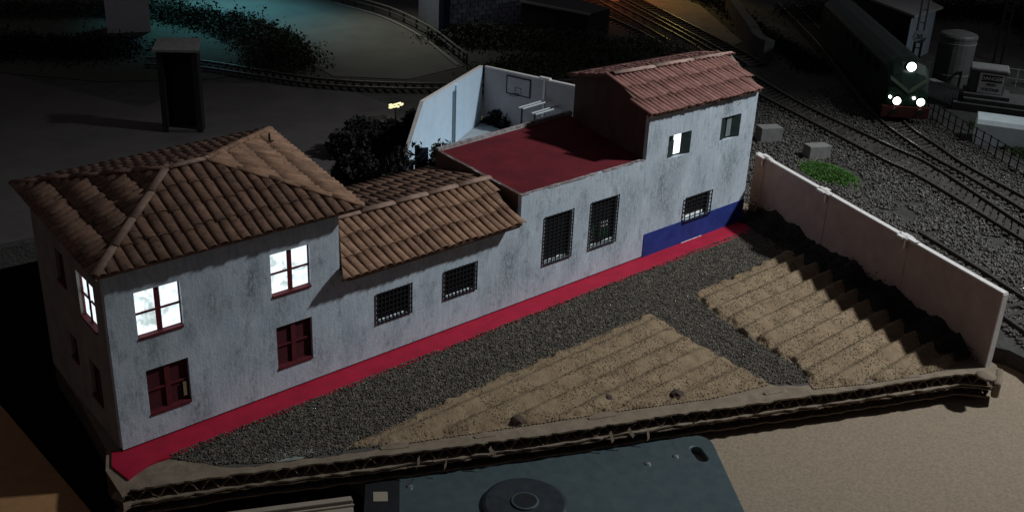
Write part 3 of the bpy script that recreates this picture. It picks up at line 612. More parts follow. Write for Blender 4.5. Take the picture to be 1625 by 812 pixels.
# ------------------------------------------------------------------ tall house
tall = thing('tall_house', (28.5, 3.2, 0.0), 'two storey white house with red tiled gable roof and cobalt blue dado', 'house')
fr = Fr((24.4, 0), (32.4, 0), (0, 1, 0)); ox = 24.4; TE = 6.9
hw = [(25.87-ox, 27.48-ox, 4.62, 5.70), (29.7-ox, 31.22-ox, 4.74, 5.88), (27.6-ox, 29.5-ox, 1.18, 2.36)]
mb = MB(); fr.wall(mb, 0.002, 8.0, 0.13, TE, hw); mb.build('front_wall', WHITE_TALL, tall)
mb = MB(); fr.box(mb, 0.0, 8.0, .03, .19, 0, .128); mb.build('wall_foot_gap', BLACK, tall)
FL_, FR_, BR_, BL_ = (24.4, 0), (32.4, 0), (35.4, 6.3), (26.4, 6.5)
def gable(fr_, u0, z0, z1, apex_u, apex_z, name, m):
    mb = MB(); pts = [(u0, z0), (fr_.L, z0), (fr_.L, z1), (apex_u, apex_z), (u0, z1)]
    mb.slab([fr_.p(u, 0, z) for u, z in pts], fr_.N*.2); return mb.build(name, m, tall)
gL = Fr(FL_, BL_, (1, 0, 0)); gR = Fr(FR_, BR_, (-1, 0, 0)); gB = Fr(BL_, BR_, (0, -1, 0))
gable(gL, .205, 0, TE, 3.1, 7.86, 'side_wall', DARKBR); gable(gR, .205, 0, TE, 3.2, 7.86, 'gable_wall', SIDEBR)
mb = MB(); gB.wall(mb, .21, gB.L-.21, 0, TE, []); mb.build('rear_wall', SIDEBR, tall)
mb = MB(); fr.box(mb, .37, 8.02, -.03, -.003, .02, 1.21)
# dado is notched round the barred window
mb = MB(); fr.box(mb, .37, 3.2, -.03, -.003, .04, 1.22); fr.box(mb, 5.1, 8.02, -.03, -.003, .04, 1.22); fr.box(mb, 3.2, 5.1, -.03, -.003, .04, 1.17)
mb.build('blue_dado', BLUE, tall)
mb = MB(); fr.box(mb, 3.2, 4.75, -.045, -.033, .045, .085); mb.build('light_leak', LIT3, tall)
# upper windows with shutters ajar
for i, h in enumerate(hw[:2]):
    mb = MB(); fr.box(mb, h[0], h[1], .17, .19, h[2], h[3]); w_ = mb.build('window', BLACK, tall)
    um = (h[0]+h[1])/2
    mb = MB(); fr.box(mb, um-.26 if i == 0 else um-.14, um+.30 if i == 0 else um+.22, .13, .165, h[2]+.1, h[3]-.06); sub(mb, 'pane', LIT2 if i == 0 else GREYP, w_)
    mb = MB(); mb.slab([fr.p(h[0]+.02, .02, h[2]+.03), fr.p(um-.26, .12, h[2]+.03), fr.p(um-.26, .12, h[3]-(.3 if i == 0 else .05)), fr.p(h[0]+.02, .02, h[3]-(.3 if i == 0 else .05))], fr.N*.04); sub(mb, 'shutter', SHUT, w_)
    mb = MB(); mb.slab([fr.p(h[1]-.02, -.02, h[2]+.03), fr.p(um+.22, .12, h[2]+.03), fr.p(um+.22, .12, h[3]-.04), fr.p(h[1]-.02, -.02, h[3]-.04)], fr.N*.04); sub(mb, 'shutter', SHUT, w_)
h = hw[2]
mb = MB(); fr.box(mb, h[0], h[1], .16, .18, h[2], h[3]); w_ = mb.build('window', BLACK, tall)
grille(fr, (h[0], h[1], h[2], h[3]), w_, 5, 6, d=-.09)
mb = MB(); fr.box(mb, h[0]+.1, h[1]-.35, .10, .155, h[2]+.01, h[2]+.24); sub(mb, 'lit_gap', LIT3, w_)
G0 = (24.15, -0.22, 6.98); G1 = (32.35, -0.22, 6.96); Q0 = (25.05, 2.95, 7.98); Q1 = (33.65, 2.9, 7.80); H0 = (26.3, 6.9, 6.93); H1 = (36.3, 6.7, 6.85)
dk = MB()
slope(tall, dk, [G0, G1, Q1, Q0], pitch=.30, rowL=1.25, m=TILE3)
slope(tall, dk, [H1, H0, Q0, Q1], pitch=.36, rowL=1.0, m=TILE3)
dk.build('roof_deck', DECK, tall)
ridge(tall, Vector(Q0)+Vector((0,0,.08)), Vector(Q1)+Vector((0,0,.10)), MORTAR3, r=.19, L=2.8, sink=.03)
# peeled paint below the eave
mb = MB()
for u, z, a in ((4.1, 6.62, .5), (4.5, 6.66, .35), (6.2, 6.5, .3), (6.35, 6.35, .22)): mb.slab([fr.p(u, -.004, z-.05), fr.p(u+a, -.004, z+.12), fr.p(u+a*1.1, -.03, z+.14), fr.p(u+.1, -.02, z-.02)], (0,0,.03))
mb.build('peeling_flake', CHIP, tall)

# ------------------------------------------------------------------ garden wall
gw = thing('garden_wall', (30.8, -7.2, 0.0), 'long pinkish rendered garden wall with white top edge running from the tall house to the near corner', 'wall')
gf = Fr((27.72, -14.98), (33.95, 0.7), (-1, 0, 0)); HW = 3.12
mb = MB(); mb.obox(gf.p(gf.L/2, -.13, HW/2), gf.D*gf.L/2, gf.N*.115, (0,0,HW/2)); mb.build('wall_panel', GWALL, gw)
mb = MB(); mb.obox(gf.p(gf.L/2, -.13, HW+.035), gf.D*(gf.L/2+.02), gf.N*.13, (0,0,.033)); mb.build('coping', FOAM, gw, bevel=.015)
mb = MB(); mb.obox(gf.p(-.03, -.13, HW/2), gf.D*.028, gf.N*.12, (0,0,HW/2)); mb.build('end_edge', FOAM, gw)
for u in (5.35, 10.85, 16.1):
    mb = MB(); mb.obox(gf.p(u, -.01, HW/2+.05), gf.D*.14, gf.N*.012, (0,0,HW/2-.06))
    mb.build('pilaster', GWALL, gw)
    mb = MB()
    for k in range(9): mb.obox(gf.p(u+random.uniform(-.42,.42), random.uniform(-.2,.16), HW+.07+random.uniform(0,.05)), gf.D*random.uniform(.10,.28), gf.N*random.uniform(.06,.14), (0,random.uniform(-.02,.02),random.uniform(.02,.05)))
    mb.obox(gf.p(u, .07, HW-.18), gf.D*.05, gf.N*.02, (0,0,.2)); mb.build('torn_cap', FOAM, gw)

# ------------------------------------------------------------------ court behind
st(MB().prism([(32.5, 20.3), (21.9, 14.2), (19.5, 8), (38, 8), (36, 14)], 0.004, 0.05).build('court_floor', COURTF))
cw = thing('court_wall_with_pillar', (27.5, 17.5, 0.0), 'pale blue lit court wall with a slanting end and a dark vertical strip, behind the flat red roof', 'wall')
cf = Fr((32.7, 20.5), (22.1, 14.4), (0, -1, 0))
L = cf.L; pr = [(0, 0), (L, 0), (L, 1.5), (L-2.4, 3.85), (0, 3.62)]
mb = MB(); mb.slab([cf.p(u, 0, z) for u, z in pr], cf.N*-.18); mb.build('wall_panel', COURTW, cw)
mb = MB()
for a, b in ((pr[2], pr[3]), (pr[3], pr[4])):
    a_, b_ = cf.p(a[0], -.09, a[1]+.02), cf.p(b[0], -.09, b[1]+.02); d = (b_-a_); mb.obox((a_+b_)/2, d/2, cf.N*.11, (0,0,.035))
mb.build('coping', FOAM, cw)
mb = MB(); cf.box(mb, 4.93, 5.3, .0, .03, .1, 3.3); mb.build('dark_strip', mat('slate_blue_strip', (0.10, 0.15, 0.18), (0.13, 0.19, 0.22), 3), cw)
mb = MB(); cf.box(mb, 4.45, 4.92, .0, .10, .05, 3.6); mb.build('pilaster', COURTW, cw)
hw_ = thing('hoop_wall', (34, 16, 0.0), 'grey court wall with painted basketball backboard and white top edge', 'wall')
hf_ = Fr((32.85, 20.45), (35.2, 9.5), (-1, 0, 0))
mb = MB(); hf_.box(mb, 0, hf_.L, -.2, 0, 0, 3.55); mb.build('wall_panel', COURTG, hw_)
mb = MB(); hf_.box(mb, -.02, hf_.L, -.22, .02, 3.552, 3.63); mb.build('coping', FOAM, hw_)
mb = MB(); hf_.box(mb, 4.45, 4.60, .005, .07, 1.3, 3.6); mb.obox(hf_.p(4.5, -.05, 3.68), hf_.D*.38, hf_.N*.13, (0,0,.05)); mb.build('torn_pilaster', FOAM, hw_)
hoop = thing('basketball_hoop', hf_.p(2.5, 0.05, 2.5), 'small basketball backboard outline with hoop on the grey court wall', 'basketball hoop')
mb = MB(); hf_.box(mb, 1.75, 3.5, .01, .045, 2.28, 3.36); mb.build('backboard', COURTG, hoop)
mb = MB(); hz = (2.28, 3.36)
for a in ((1.72, 1.79), (3.46, 3.53)): hf_.box(mb, a[0], a[1], .01, .06, hz[0]-.03, hz[1]+.03)
for a in hz: hf_.box(mb, 1.795, 3.455, .01, .06, a-.03, a+.03)
hf_.box(mb, 2.4, 2.43, .046, .055, 2.4, 2.75); hf_.box(mb, 2.83, 2.86, .046, .055, 2.4, 2.75); hf_.box(mb, 2.43, 2.83, .046, .055, 2.72, 2.75)
mb.build('board_outline', IRON, hoop)
mb = MB(); c = hf_.p(2.62, .42, 2.38); mb.tube([c+Vector((.3*math.cos(t), .3*math.sin(t), 0)) for t in [k*math.pi/8 for k in range(17)]], .022, 6, cap=False); mb.build('hoop_ring', IRON, hoop)
bench = thing('white_stand', (34.5, 15.6, 1.2), 'white slatted stand with rows of rails beside the hoop, behind the tall house', 'stand')
rows = [((31.3, 15.4, 2.4), (37.0, 16.1, 2.4)), ((31.75, 14.75, 2.14), (37.2, 15.4, 2.14)), ((32.1, 14.2, 1.86), (37.4, 14.85, 1.86))]
for a, b in rows:
    a, b = Vector(a), Vector(b); d = (b-a).normalized(); nrm = Vector((-d.y, d.x, 0))
    for q in (-.15, .15):
        mb = MB(); mb.obox((a+b)/2+nrm*q, (b-a)/2, nrm*.035, (0,0,.03)); mb.build('rail', WHITEP, bench)
    mb = MB(); l = (b-a).length; u = .1
    while u < l: mb.obox(a+d*u-Vector((0,0,.045)), d*.04, nrm*.17, (0,0,.012)); u += .42
    o = mb.build('crosspieces', CONC, bench); o['kind'] = 'stuff'
for t in (.02, .5, .98):
    for a, b in rows:
        p = Vector(a)+(Vector(b)-Vector(a))*t; MB().box(p.x-.04, p.x+.04, p.y-.04, p.y+.04, .05, p.z-.06).build('support', IRON, bench)


# ------------------------------------------------------------------ plants
def leaves(c, rad, n, size, m, name, root=None, clumps=14, seed=1):
    r = np.random.default_rng(seed); cc = r.normal(0, 1, (clumps, 3)); cc /= np.linalg.norm(cc, axis=1)[:,None]; cc *= r.uniform(.25, .85, (clumps,1)); cc[:,2] = abs(cc[:,2])
    cr = r.uniform(.22, .42, clumps)
    k = r.integers(0, clumps, n); d = r.normal(0, 1, (n, 3)); d /= np.linalg.norm(d, axis=1)[:,None]
    P = (cc[k]+d*cr[k][:,None]*r.uniform(.6, 1.1, (n,1)))*np.array(rad)+np.array(c)
    P[:,2] = np.maximum(P[:,2], c[2]+.02)
    a = r.normal(0, 1, (n, 3)); a /= np.linalg.norm(a, axis=1)[:,None]; b = np.cross(a, r.normal(0, 1, (n, 3))); b /= np.linalg.norm(b, axis=1)[:,None]
    s = size*r.uniform(.5, 1.3, (n,1)); V = np.stack([P-a*s, P+b*s*.45, P+a*s, P-b*s*.45], 1).reshape(-1, 3)-np.array(root.location if root else c)
    F = np.arange(4*n).reshape(-1, 4); me = bpy.data.meshes.new(name); me.from_pydata(V.tolist(), [], F.tolist()); me.update(); me.materials.append(m)
    o = bpy.data.objects.new(name, me); COL.objects.link(o)
    if root: o.parent = root
    else: o.location = c
    return o
def shrub(c, rad, label, n=1800, size=.16, m=LEAF, seed=1, group=None, cat='shrub', name='shrub'):
    t = thing(name, c, label, cat, group); leaves(c, rad, n, size, m, 'foliage', t, seed=seed)
    mb = MB()
    for k in range(4):
        a = k*1.7+seed; mb.tube([c, (c[0]+rad[0]*.3*math.cos(a), c[1]+rad[1]*.3*math.sin(a), c[2]+rad[2]*.4), (c[0]+rad[0]*.55*math.cos(a), c[1]+rad[1]*.55*math.sin(a), c[2]+rad[2]*.75)], .06, 5, .02)
    mb.build('stem', BARK, t); return t
shrub((19.6, 15.6, -.6), (1.5, 1.5, 3.4), 'dark upright shrub behind the right slope of the corner house roof', 2600, .19, seed=2)
shrub((21.2, 13.6, -.6), (1.9, 1.9, 3.0), 'broad dark shrub above the rear slope of the low tiled house', 3200, .19, seed=3)
shrub((22.6, 12.0, -.6), (1.4, 1.4, 2.9), 'dark shrub touching the slanting end of the pale court wall', 2200, .18, seed=4)
shrub((18.6, 12.4, -.6), (1.4, 1.4, 2.4), 'low dark shrub nearest the rear slope of the corner house roof', 2000, .18, seed=5)
shrub((24.4, 21.0, -.6), (2.6, 1.9, 2.2), 'rounded black bush left of the slanting court wall end, small lamp behind its top', 3600, .22, seed=6)
shrub((26.6, 20.6, -.6), (1.6, 1.4, 2.4), 'black bush directly against the outside of the pale court wall', 2200, .2, seed=16)
shrub((22.9, 12.6, 0.05), (.75, .75, 3.1), 'small pale grey-green plant beside the left corner of the flat red roof', 700, .15, LEAF2, seed=7)
dd = MB(); dd.obox((22.35, 13.4, 1.1), (.32, -.16, 0), (.03, .05, 0), (0, 0, 1.1)); tag(dd.build('navy_door_panel', DOORB, origin=(22.35, 13.4, 0)), 'narrow navy panel standing between the shrubs and the pale plant', 'panel')

shrub((33.3, 19.3, .05), (1.3, 1.5, 1.3), 'black leaf heap standing in for the hoop wall shadow in the court corner', 1800, .16, seed=17)  # leaf heap added as the dark shadow of the hoop wall, no plant there
# lit lamp on the bush
lb = thing('ground_lamp', (29.6, 25.4, -.6), 'small lit yellowish lamp glowing between the black bush and the rear rails', 'lamp')
MB().tube([(29.6, 25.4, -.6), (29.6, 25.4, .35)], .05, 6).build('post', IRON, lb)
mb = MB()
for k in range(9): a = random.uniform(0, 6.3); mb.obox((29.6+random.uniform(-.75,.65), 25.4+random.uniform(-.4,.4), .42+random.uniform(-.06,.06)), (random.uniform(.08,.2),0.04,0), (0,random.uniform(.04,.10),0), (0,0,.04))
mb.build('lamp_glass', mat('lit_amber_glass', (.8,.8,.6), None, 3, bump=0, emit=((1.0, .85, .42), 1.1)), lb)

# ------------------------------------------------------------------ railway
SLM = MB().box(-1.25, 1.25, -.13, .13, 0, .12); 
def smooth(pl, n=6):
    P = [Vector((*p, 0)) for p in pl]; out = []
    for i in range(len(P)-1):
        p0, p1, p2, p3 = P[max(i-1,0)], P[i], P[i+1], P[min(i+2,len(P)-1)]
        for k in range(n):
            t = k/n; out.append(0.5*((2*p1)+(-p0+p2)*t+(2*p0-5*p1+4*p2-p3)*t*t+(-p0+3*p1-3*p2+p3)*t**3))
    return out+[P[-1]]
def track(left, right, label, z=-.60, sleep=True, step=.62, clip=None, m=RAILM):
    L_, R_ = smooth(left), smooth(right); c = (L_[len(L_)//2]+R_[len(R_)//2])/2
    t = thing('railway_track', (c.x, c.y, z), label, 'railway track', 'railway tracks')
    for pl in (L_, R_):
        head, web = MB(), MB()
        for a, b in zip(pl[:-1], pl[1:]):
            d = b-a; n = Vector((-d.y, d.x, 0)).normalized(); mid = (a+b)/2; e = d/2*1.01
            head.obox((mid.x, mid.y, z+.30), e, n*.06, (0,0,.03)); web.obox((mid.x, mid.y, z+.222), e, n*.085, (0,0,.045))
        r_ = head.build('rail', m, t); sub(web, 'rail_web', RAILD, r_)
    if sleep:
        me = bpy.data.meshes.new('sleeper'); me.from_pydata(SLM.v, [], SLM.f); me.update(); me.materials.append(SLEEP)
        acc = 0; tot = sum((b-a).length for a, b in zip(L_[:-1], L_[1:])); n = int(tot/step)
        def at(pl, f):
            T = sum((b-a).length for a, b in zip(pl[:-1], pl[1:]))*f
            for a, b in zip(pl[:-1], pl[1:]):
                l = (b-a).length
                if T <= l: return a+(b-a)*(T/max(l,1e-6))
                T -= l
            return pl[-1].copy()
        for i in range(n):
            a, b = at(L_, (i+.5)/n), at(R_, (i+.5)/n); d = (b-a); w_ = d.length; d.normalize(); y = Vector((-d.y, d.x, 0))
            R = Matrix((d*(w_+1.0)/2.5, y, Vector((0,0,1)))).transposed().to_4x4(); R.translation = Vector(((a.x+b.x)/2, (a.y+b.y)/2, z+.06+random.uniform(-.01,.01)))
            place(me, 'sleeper', R, t)
    return t
track([(74, 46), (66.6, 31.2), (59.0, 17.76), (55.3, 11.0), (51.8, 2.5), (50.3, -1.2), (45.1, -9.0), (40.5, -16)], [(71.5, 46.5), (63.8, 31.2), (56.2, 17.2), (52.8, 9.9), (49.0, 1.5), (47.6, -2.0), (43.0, -9.9), (38.5, -17)], 'railway track passing between the grey concrete blocks and the locomotive track')
track([(88, 36), (73.75, 21.8), (58.6, 8.0), (52.9, 1.0), (50.6, -2.9), (48.6, -6.2), (46.0, -10.2), (42, -17)], [(89.5, 35), (74.6, 20.6), (59.0, 6.1), (54.2, .3), (52.0, -2.7), (49.4, -7.3), (47.6, -10.4), (44, -17)], 'railway track the green locomotive stands on')
track([(39.6, -6.0), (39.34, -6.6), (37.56, -10.3), (35.9, -13.5), (34.4, -17)], [(37.9, -5.3), (37.6, -5.9), (35.7, -9.5), (33.4, -13.4), (31.9, -16.2)], 'railway track running close behind the pinkish garden wall', z=-.63)
track([(23.3, 48.5), (26.3, 45.4), (28.55, 40.6), (30.8, 36.2), (34.4, 32.45), (40.5, 28.2), (50, 24)], [(22.4, 46.8), (25.3, 43.8), (27.6, 39.3), (29.9, 35.0), (33.6, 31.3), (39.8, 27.0), (49.5, 22.6)], 'curved railway track behind the pale court wall', sleep=True)
track([(75, 62), (69.67, 49.4), (64.3, 35.1), (61.2, 28.8), (58, 23)], [(77, 58), (73.2, 47.4), (65.8, 31.6), (62.6, 26), (60, 22)], 'yard track lit orange at the top of the scene, left one', step=.9)
track([(80.5, 60), (75.0, 46.4), (68.2, 32.7), (64.2, 25), (62, 21)], [(82, 59), (76.5, 45.8), (69.7, 32.1), (65.7, 24.4), (63.5, 20.4)], 'yard track lit orange at the top of the scene, right one', step=.9)
x, y = cand(125000, 30, 64, -18, 14)
zone = [(30.3, -17), (33.7, -12), (37.2, -5), (34.5, 1.5), (38.5, 8), (44, 14), (63, 14), (61.5, 5), (57, -1.5), (52, -9), (48, -18)]
k = inpoly(x, y, zone) & (np.hypot((x-44.3), (y-2.2)) > 1.9) & (np.hypot(x+10, y+28) < 48+38*rng.random(len(x))) & (vnoise(x, y, .9, 40) > .15)
x, y = x[k], y[k]
stones('ballast', x, y, -.58+rng.uniform(0, .09, len(x)), rng.uniform(.05, .115, len(x)), BALL, 'dark grey ballast stones around the railway tracks', 'ballast')

# concrete blocks, grass
for (px, py, s, rz, lb_) in ((46.7, 8.3, (.75, .45, .5), .5, 'grey concrete block just right of the tall house, behind the garden wall'), (46.4, 4.5, (.75, .42, .42), .45, 'grey concrete block at the edge of the bright grass patch')):
    mb = MB(); c, s_2 = math.cos(rz), math.sin(rz); mb.obox((px, py, -.6+s[2]), (s[0]*c, -s[0]*s_2, 0), (s[1]*s_2, s[1]*c, 0), (0,0,s[2]))
    tag(mb.build('concrete_block', CONC, origin=(px, py, -.6), bevel=.04), lb_, 'block', 'grey blocks beside the track')
def grass(c, rx, ry, rot, n, h, m, label, name='grass_patch'):
    r = np.random.default_rng(5); a = r.uniform(0, 6.28, n); q = np.sqrt(r.uniform(0, 1, n)); X = rx*q*np.cos(a); Y = ry*q*np.sin(a)
    X, Y = X*math.cos(rot)-Y*math.sin(rot)+c[0], X*math.sin(rot)+Y*math.cos(rot)+c[1]
    hh = h*r.uniform(.4, 1, n)*(1-.6*q**3); d = r.normal(0, .12, (n, 2)); wv = r.normal(0, .09, (n, 2))
    V = np.stack([np.stack([X-wv[:,0], Y-wv[:,1], np.full(n, c[2])], 1), np.stack([X+wv[:,0], Y+wv[:,1], np.full(n, c[2])], 1), np.stack([X+d[:,0], Y+d[:,1], c[2]+hh], 1)], 1).reshape(-1, 3)
    me = bpy.data.meshes.new(name); me.from_pydata(V.tolist(), [], np.arange(3*n).reshape(-1, 3).tolist()); me.update(); me.materials.append(m)
    o = bpy.data.objects.new(name, me); COL.objects.link(o); o['kind'] = 'stuff'; o['label'] = label; o['category'] = 'grass'
grass((44.3, 2.2, -.6), 2.6, 1.25, 1.15, 16000, .20, GRASSM, 'bright green grass patch beside the track behind the garden wall')
grass((58.5, -4.0, -.6), 7.5, 1.3, 1.0, 7000, .35, mat('dull_grass', (0.03, 0.055, 0.02), (0.07, 0.10, 0.04), 2, bump=0), 'dull green grass along the wire fence', 'verge_grass')

# ------------------------------------------------------------------ locomotive
LD = Vector((.73, .683, 0)).normalized(); LN = Vector((LD.y, -LD.x, 0)); LO = Vector((57.85, 4.95, -.30))
loco = thing('green_locomotive', LO, 'dark green locomotive with three lit headlamps and red buffer beam', 'locomotive')
def lp(l, s, z): return LO+LD*l+LN*s+Vector((0,0,z))
mb = MB(); secs = []
def sec(l, wv, z0, z1, rr): return [lp(l, s, z) for s, z in ((-wv, z0), (wv, z0), (wv*1.02, (z0+z1)/2), (wv*.97, z1-rr), (wv*.75, z1-rr*.35), (wv*.35, z1), (-wv*.35, z1), (-wv*.75, z1-rr*.35), (-wv*.97, z1-rr), (-wv*1.02, (z0+z1)/2))]
for a in ((0, 1.15, 1.05, 1.75, .15), (.12, 1.35, 1.0, 2.2, .25), (.55, 1.42, 1.0, 3.2, .5), (1.0, 1.45, 1.0, 3.85, .6), (1.6, 1.45, 1.0, 4.0, .6), (24, 1.45, 1.0, 4.0, .6)): secs += sec(*a)
F = []
for i in range(5): F += [(i*10+k, i*10+(k+1)%10, (i+1)*10+(k+1)%10, (i+1)*10+k) for k in range(10)]
F += [tuple(range(10)), tuple(50+k for k in range(10))]
mb.poly(secs, F).build('body', LOCOG, loco, bevel=.04)
def lbox(l0, l1, s0, s1, z0, z1, m, name, **k):
    mb = MB(); mb.obox(lp((l0+l1)/2, (s0+s1)/2, (z0+z1)/2), LD*(l1-l0)/2, LN*(s1-s0)/2, (0,0,(z1-z0)/2)); return mb.build(name, m, loco, **k)
lbox(-.12, .25, -1.6, 1.6, .2, 1.0, LOCOR, 'buffer_beam', bevel=.03)
lbox(.4, 23.5, -1.2, 1.2, .15, .98, BLACK, 'underframe')
for s in (-1, 1):
    mb = MB(); mb.slab([lp(.03, s*.02, 1.88), lp(.09, s*.02, 2.14), lp(.36, s*1.3, 3.0), lp(.27, s*1.3, 2.76)], -LD*.07); mb.build('front_stripe', LOCOY, loco)
    mb = MB(); mb.slab([lp(.64, s*.15, 2.75), lp(.64, s*1.15, 2.75), lp(.95, s*1.1, 3.45), lp(.95, s*.15, 3.45)], -LD*.07); mb.build('windscreen', LOCOD, loco)
    c = lp(-.02, s*.80+.08, 1.38)
    mb = MB(); mb.tube([c+LD*.2, c-LD*.12], .30, 14); hl_ = mb.build('headlamp_housing', LOCOG, loco)
    mb = MB(); mb.tube([c-LD*.125, c-LD*.2], .26, 14); sub(mb, 'headlamp', HEADW, hl_)
    mb = MB(); c2 = lp(-.06, s*.80-.40, 1.62); mb.tube([c2, c2-LD*.08], .10, 10); sub(mb, 'headlamp_reflection', HEADW, hl_)  # small glowing disc drawn as the headlamp's reflection on the hood
    mb = MB(); c3 = lp(-.12, s*.85, .72); mb.tube([c3, c3-LD*.35], .09, 8); mb.tube([c3-LD*.35, c3-LD*.42], .24, 12); mb.build('buffer', BLACK, loco)
c = lp(.60, .02, 3.62); mb = MB(); mb.tube([c+LD*.4, c-LD*.05], .33, 14); hl_ = mb.build('headlamp_housing', LOCOG, loco)
mb = MB(); mb.tube([c-LD*.055, c-LD*.15], .30, 16); sub(mb, 'headlamp', HEAD, hl_)
for k in range(8): lbox(3+k*2.5, 4.4+k*2.5, -1.49, -1.462, 2.5, 3.2, LOCOD, 'side_window')
for l in (2.2, 4.6, 18, 20.4):
    for s in (-1, 1):
        mb = MB(); c = lp(l, s*.72, .46); mb.tube([c-LN*.07, c+LN*.07], .45, 16); mb.build('wheel', RAILD, loco)

# ------------------------------------------------------------------ right background furniture
def rbox(root, name, c, half, rz, z0, z1, m, **k):
    ax = Vector((math.cos(rz), math.sin(rz), 0))*half[0]; ay = Vector((-math.sin(rz), math.cos(rz), 0))*half[1]
    return MB().obox((c[0], c[1], (z0+z1)/2), ax, ay, (0,0,(z1-z0)/2)).build(name, m, root, **k)
RZ = -1.12    # local x axis runs left to right across the view
pd = thing('stepped_plinth', (67.3, 3.6, -.6), 'dark stepped concrete plinth under the warning cabinet', 'plinth')
rbox(pd, 'lower_step', (67.9, 2.6), (3.4, 2.0), RZ, -.6, .0, CONCD, bevel=.05)
rbox(pd, 'middle_step', (67.4, 3.1), (2.1, 1.6), RZ, .002, .35, CONCD, bevel=.05)
rbox(pd, 'top_step', (67.1, 3.6), (1.6, 1.2), RZ, .352, .65, CONCD, bevel=.05)
cb = thing('warning_cabinet', (67.1, 3.7, .65), 'dark grey electrical cabinet with a white danger high voltage sign', 'cabinet')
rbox(cb, 'body', (67.1, 3.7), (1.2, .85), RZ, .652, 2.2, CONCD, bevel=.06)
rbox(cb, 'lid', (67.1, 3.7), (1.32, 1.0), RZ, 2.205, 2.5, CONC, bevel=.12)
ax = Vector((math.cos(RZ), math.sin(RZ), 0)); ay = Vector((-math.sin(RZ), math.cos(RZ), 0))
sp = Vector((67.1, 3.7, 1.42))-ay*.875+ax*.25
sg = MB().obox(sp, ax*.84, ay*.02, (0,0,.72)).build('sign', SIGNW, cb)
def txt(body, size, c, m, root, name='lettering', sx=1.0):
    cu = bpy.data.curves.new('t', 'FONT'); cu.body = body; cu.size = size; cu.align_x = 'CENTER'; cu.align_y = 'CENTER'; cu.extrude = .006; cu.offset = .012
    o = bpy.data.objects.new('t', cu); COL.objects.link(o); me = bpy.data.meshes.new_from_object(o.evaluated_get(bpy.context.evaluated_depsgraph_get()))
    bpy.data.objects.remove(o); R = Matrix((ax*sx, Vector((0,0,1)), -ay)).transposed().to_4x4(); R.translation = c
    me.materials.clear(); me.materials.append(m); t_ = place(me, name, R, cb); t_.parent = root; return t_
MB().obox(sp+Vector((0,0,.36))-ay*.026, ax*.70, ay*.005, (0,0,.25)).build('sign_panel', INK, cb).parent = sg
txt('DANGER', .36, sp+Vector((0,0,.36))-ay*.045, SIGNW, sg)
txt('HIGH', .27, sp+Vector((0,0,-.08))-ay*.03, INK, sg)
txt('VOLTAGE', .27, sp+Vector((0,0,-.45))-ay*.03, INK, sg)
ar = thing('white_vaulted_block', (59.6, -1.2, -.6), 'pale blue white low block with rounded top edge at the right border beside the fence', 'block')
mb = MB(); prof = [(-1.1, 0), (1.1, 0), (1.1, 1.35), (.95, 1.62), (.6, 1.75), (-.6, 1.75), (-.95, 1.62), (-1.1, 1.35)]
cA = Vector((58.8, .35, -.6)); mb.slab([cA+ay*a+Vector((0,0,b)) for a, b in prof], ax*4.2); mb.build('vault', PALEB, ar)
# tank
tk = thing('round_tank', (70.7, 8.1, -.6), 'dark grey upright cylindrical tank with domed top', 'tank')
mb = MB(); mb.lathe((70.7, 8.1, -.6), [(1.38, 0), (1.38, 3.9), (1.42, 3.95), (1.42, 4.1), (1.3, 4.25), (.7, 4.42), (.1, 4.45)], 24); mb.build('shell', TANKM, tk)
for z in (.6, 3.0): MB().lathe((70.7, 8.1, z-.03), [(1.40, 0), (1.41, .03), (1.40, .06)], 24).build('band', CONC, tk)
mb = MB(); mb.tube([(70.0, 6.3, -.5), (70.0, 6.3, 1.5), (69.8, 5.9, 2.0), (69.6, 5.4, 2.0), (69.5, 5.2, 1.5), (69.5, 5.2, -.5)], .09, 8); mb.build('outlet_pipe', CONCD, tk)
# shed
sh = thing('boarded_shed', (78.0, 15.5, -.6), 'blue grey boarded hut with overhanging pale flat roof at the top right', 'hut')
s0, s1, s2, s3 = Vector((74.4, 14.1, 0)), Vector((80.6, 15.1, 0)), Vector((86.1, 21.0, 0)), Vector((79.9, 22.0, 0))
MB().prism([(p.x, p.y) for p in (s0, s1, s2, s3)], -.6, 3.5).build('walls', BLACK, sh)
fs = Fr((s0.x, s0.y), (s1.x, s1.y), (0, 1, 0))
k = 0.05
while k < fs.L-.3: mb = MB(); fs.box(mb, k, k+.36, -.06, -.005, -.55, 3.45); mb.build('board', BLUEGR, sh); k += .42
MB().slab([(73.8, 13.5, 3.55), (81.1, 14.7, 3.35), (86.8, 21.3, 3.35), (79.4, 22.6, 3.55)], (0,0,.18)).build('roof', CONC, sh)
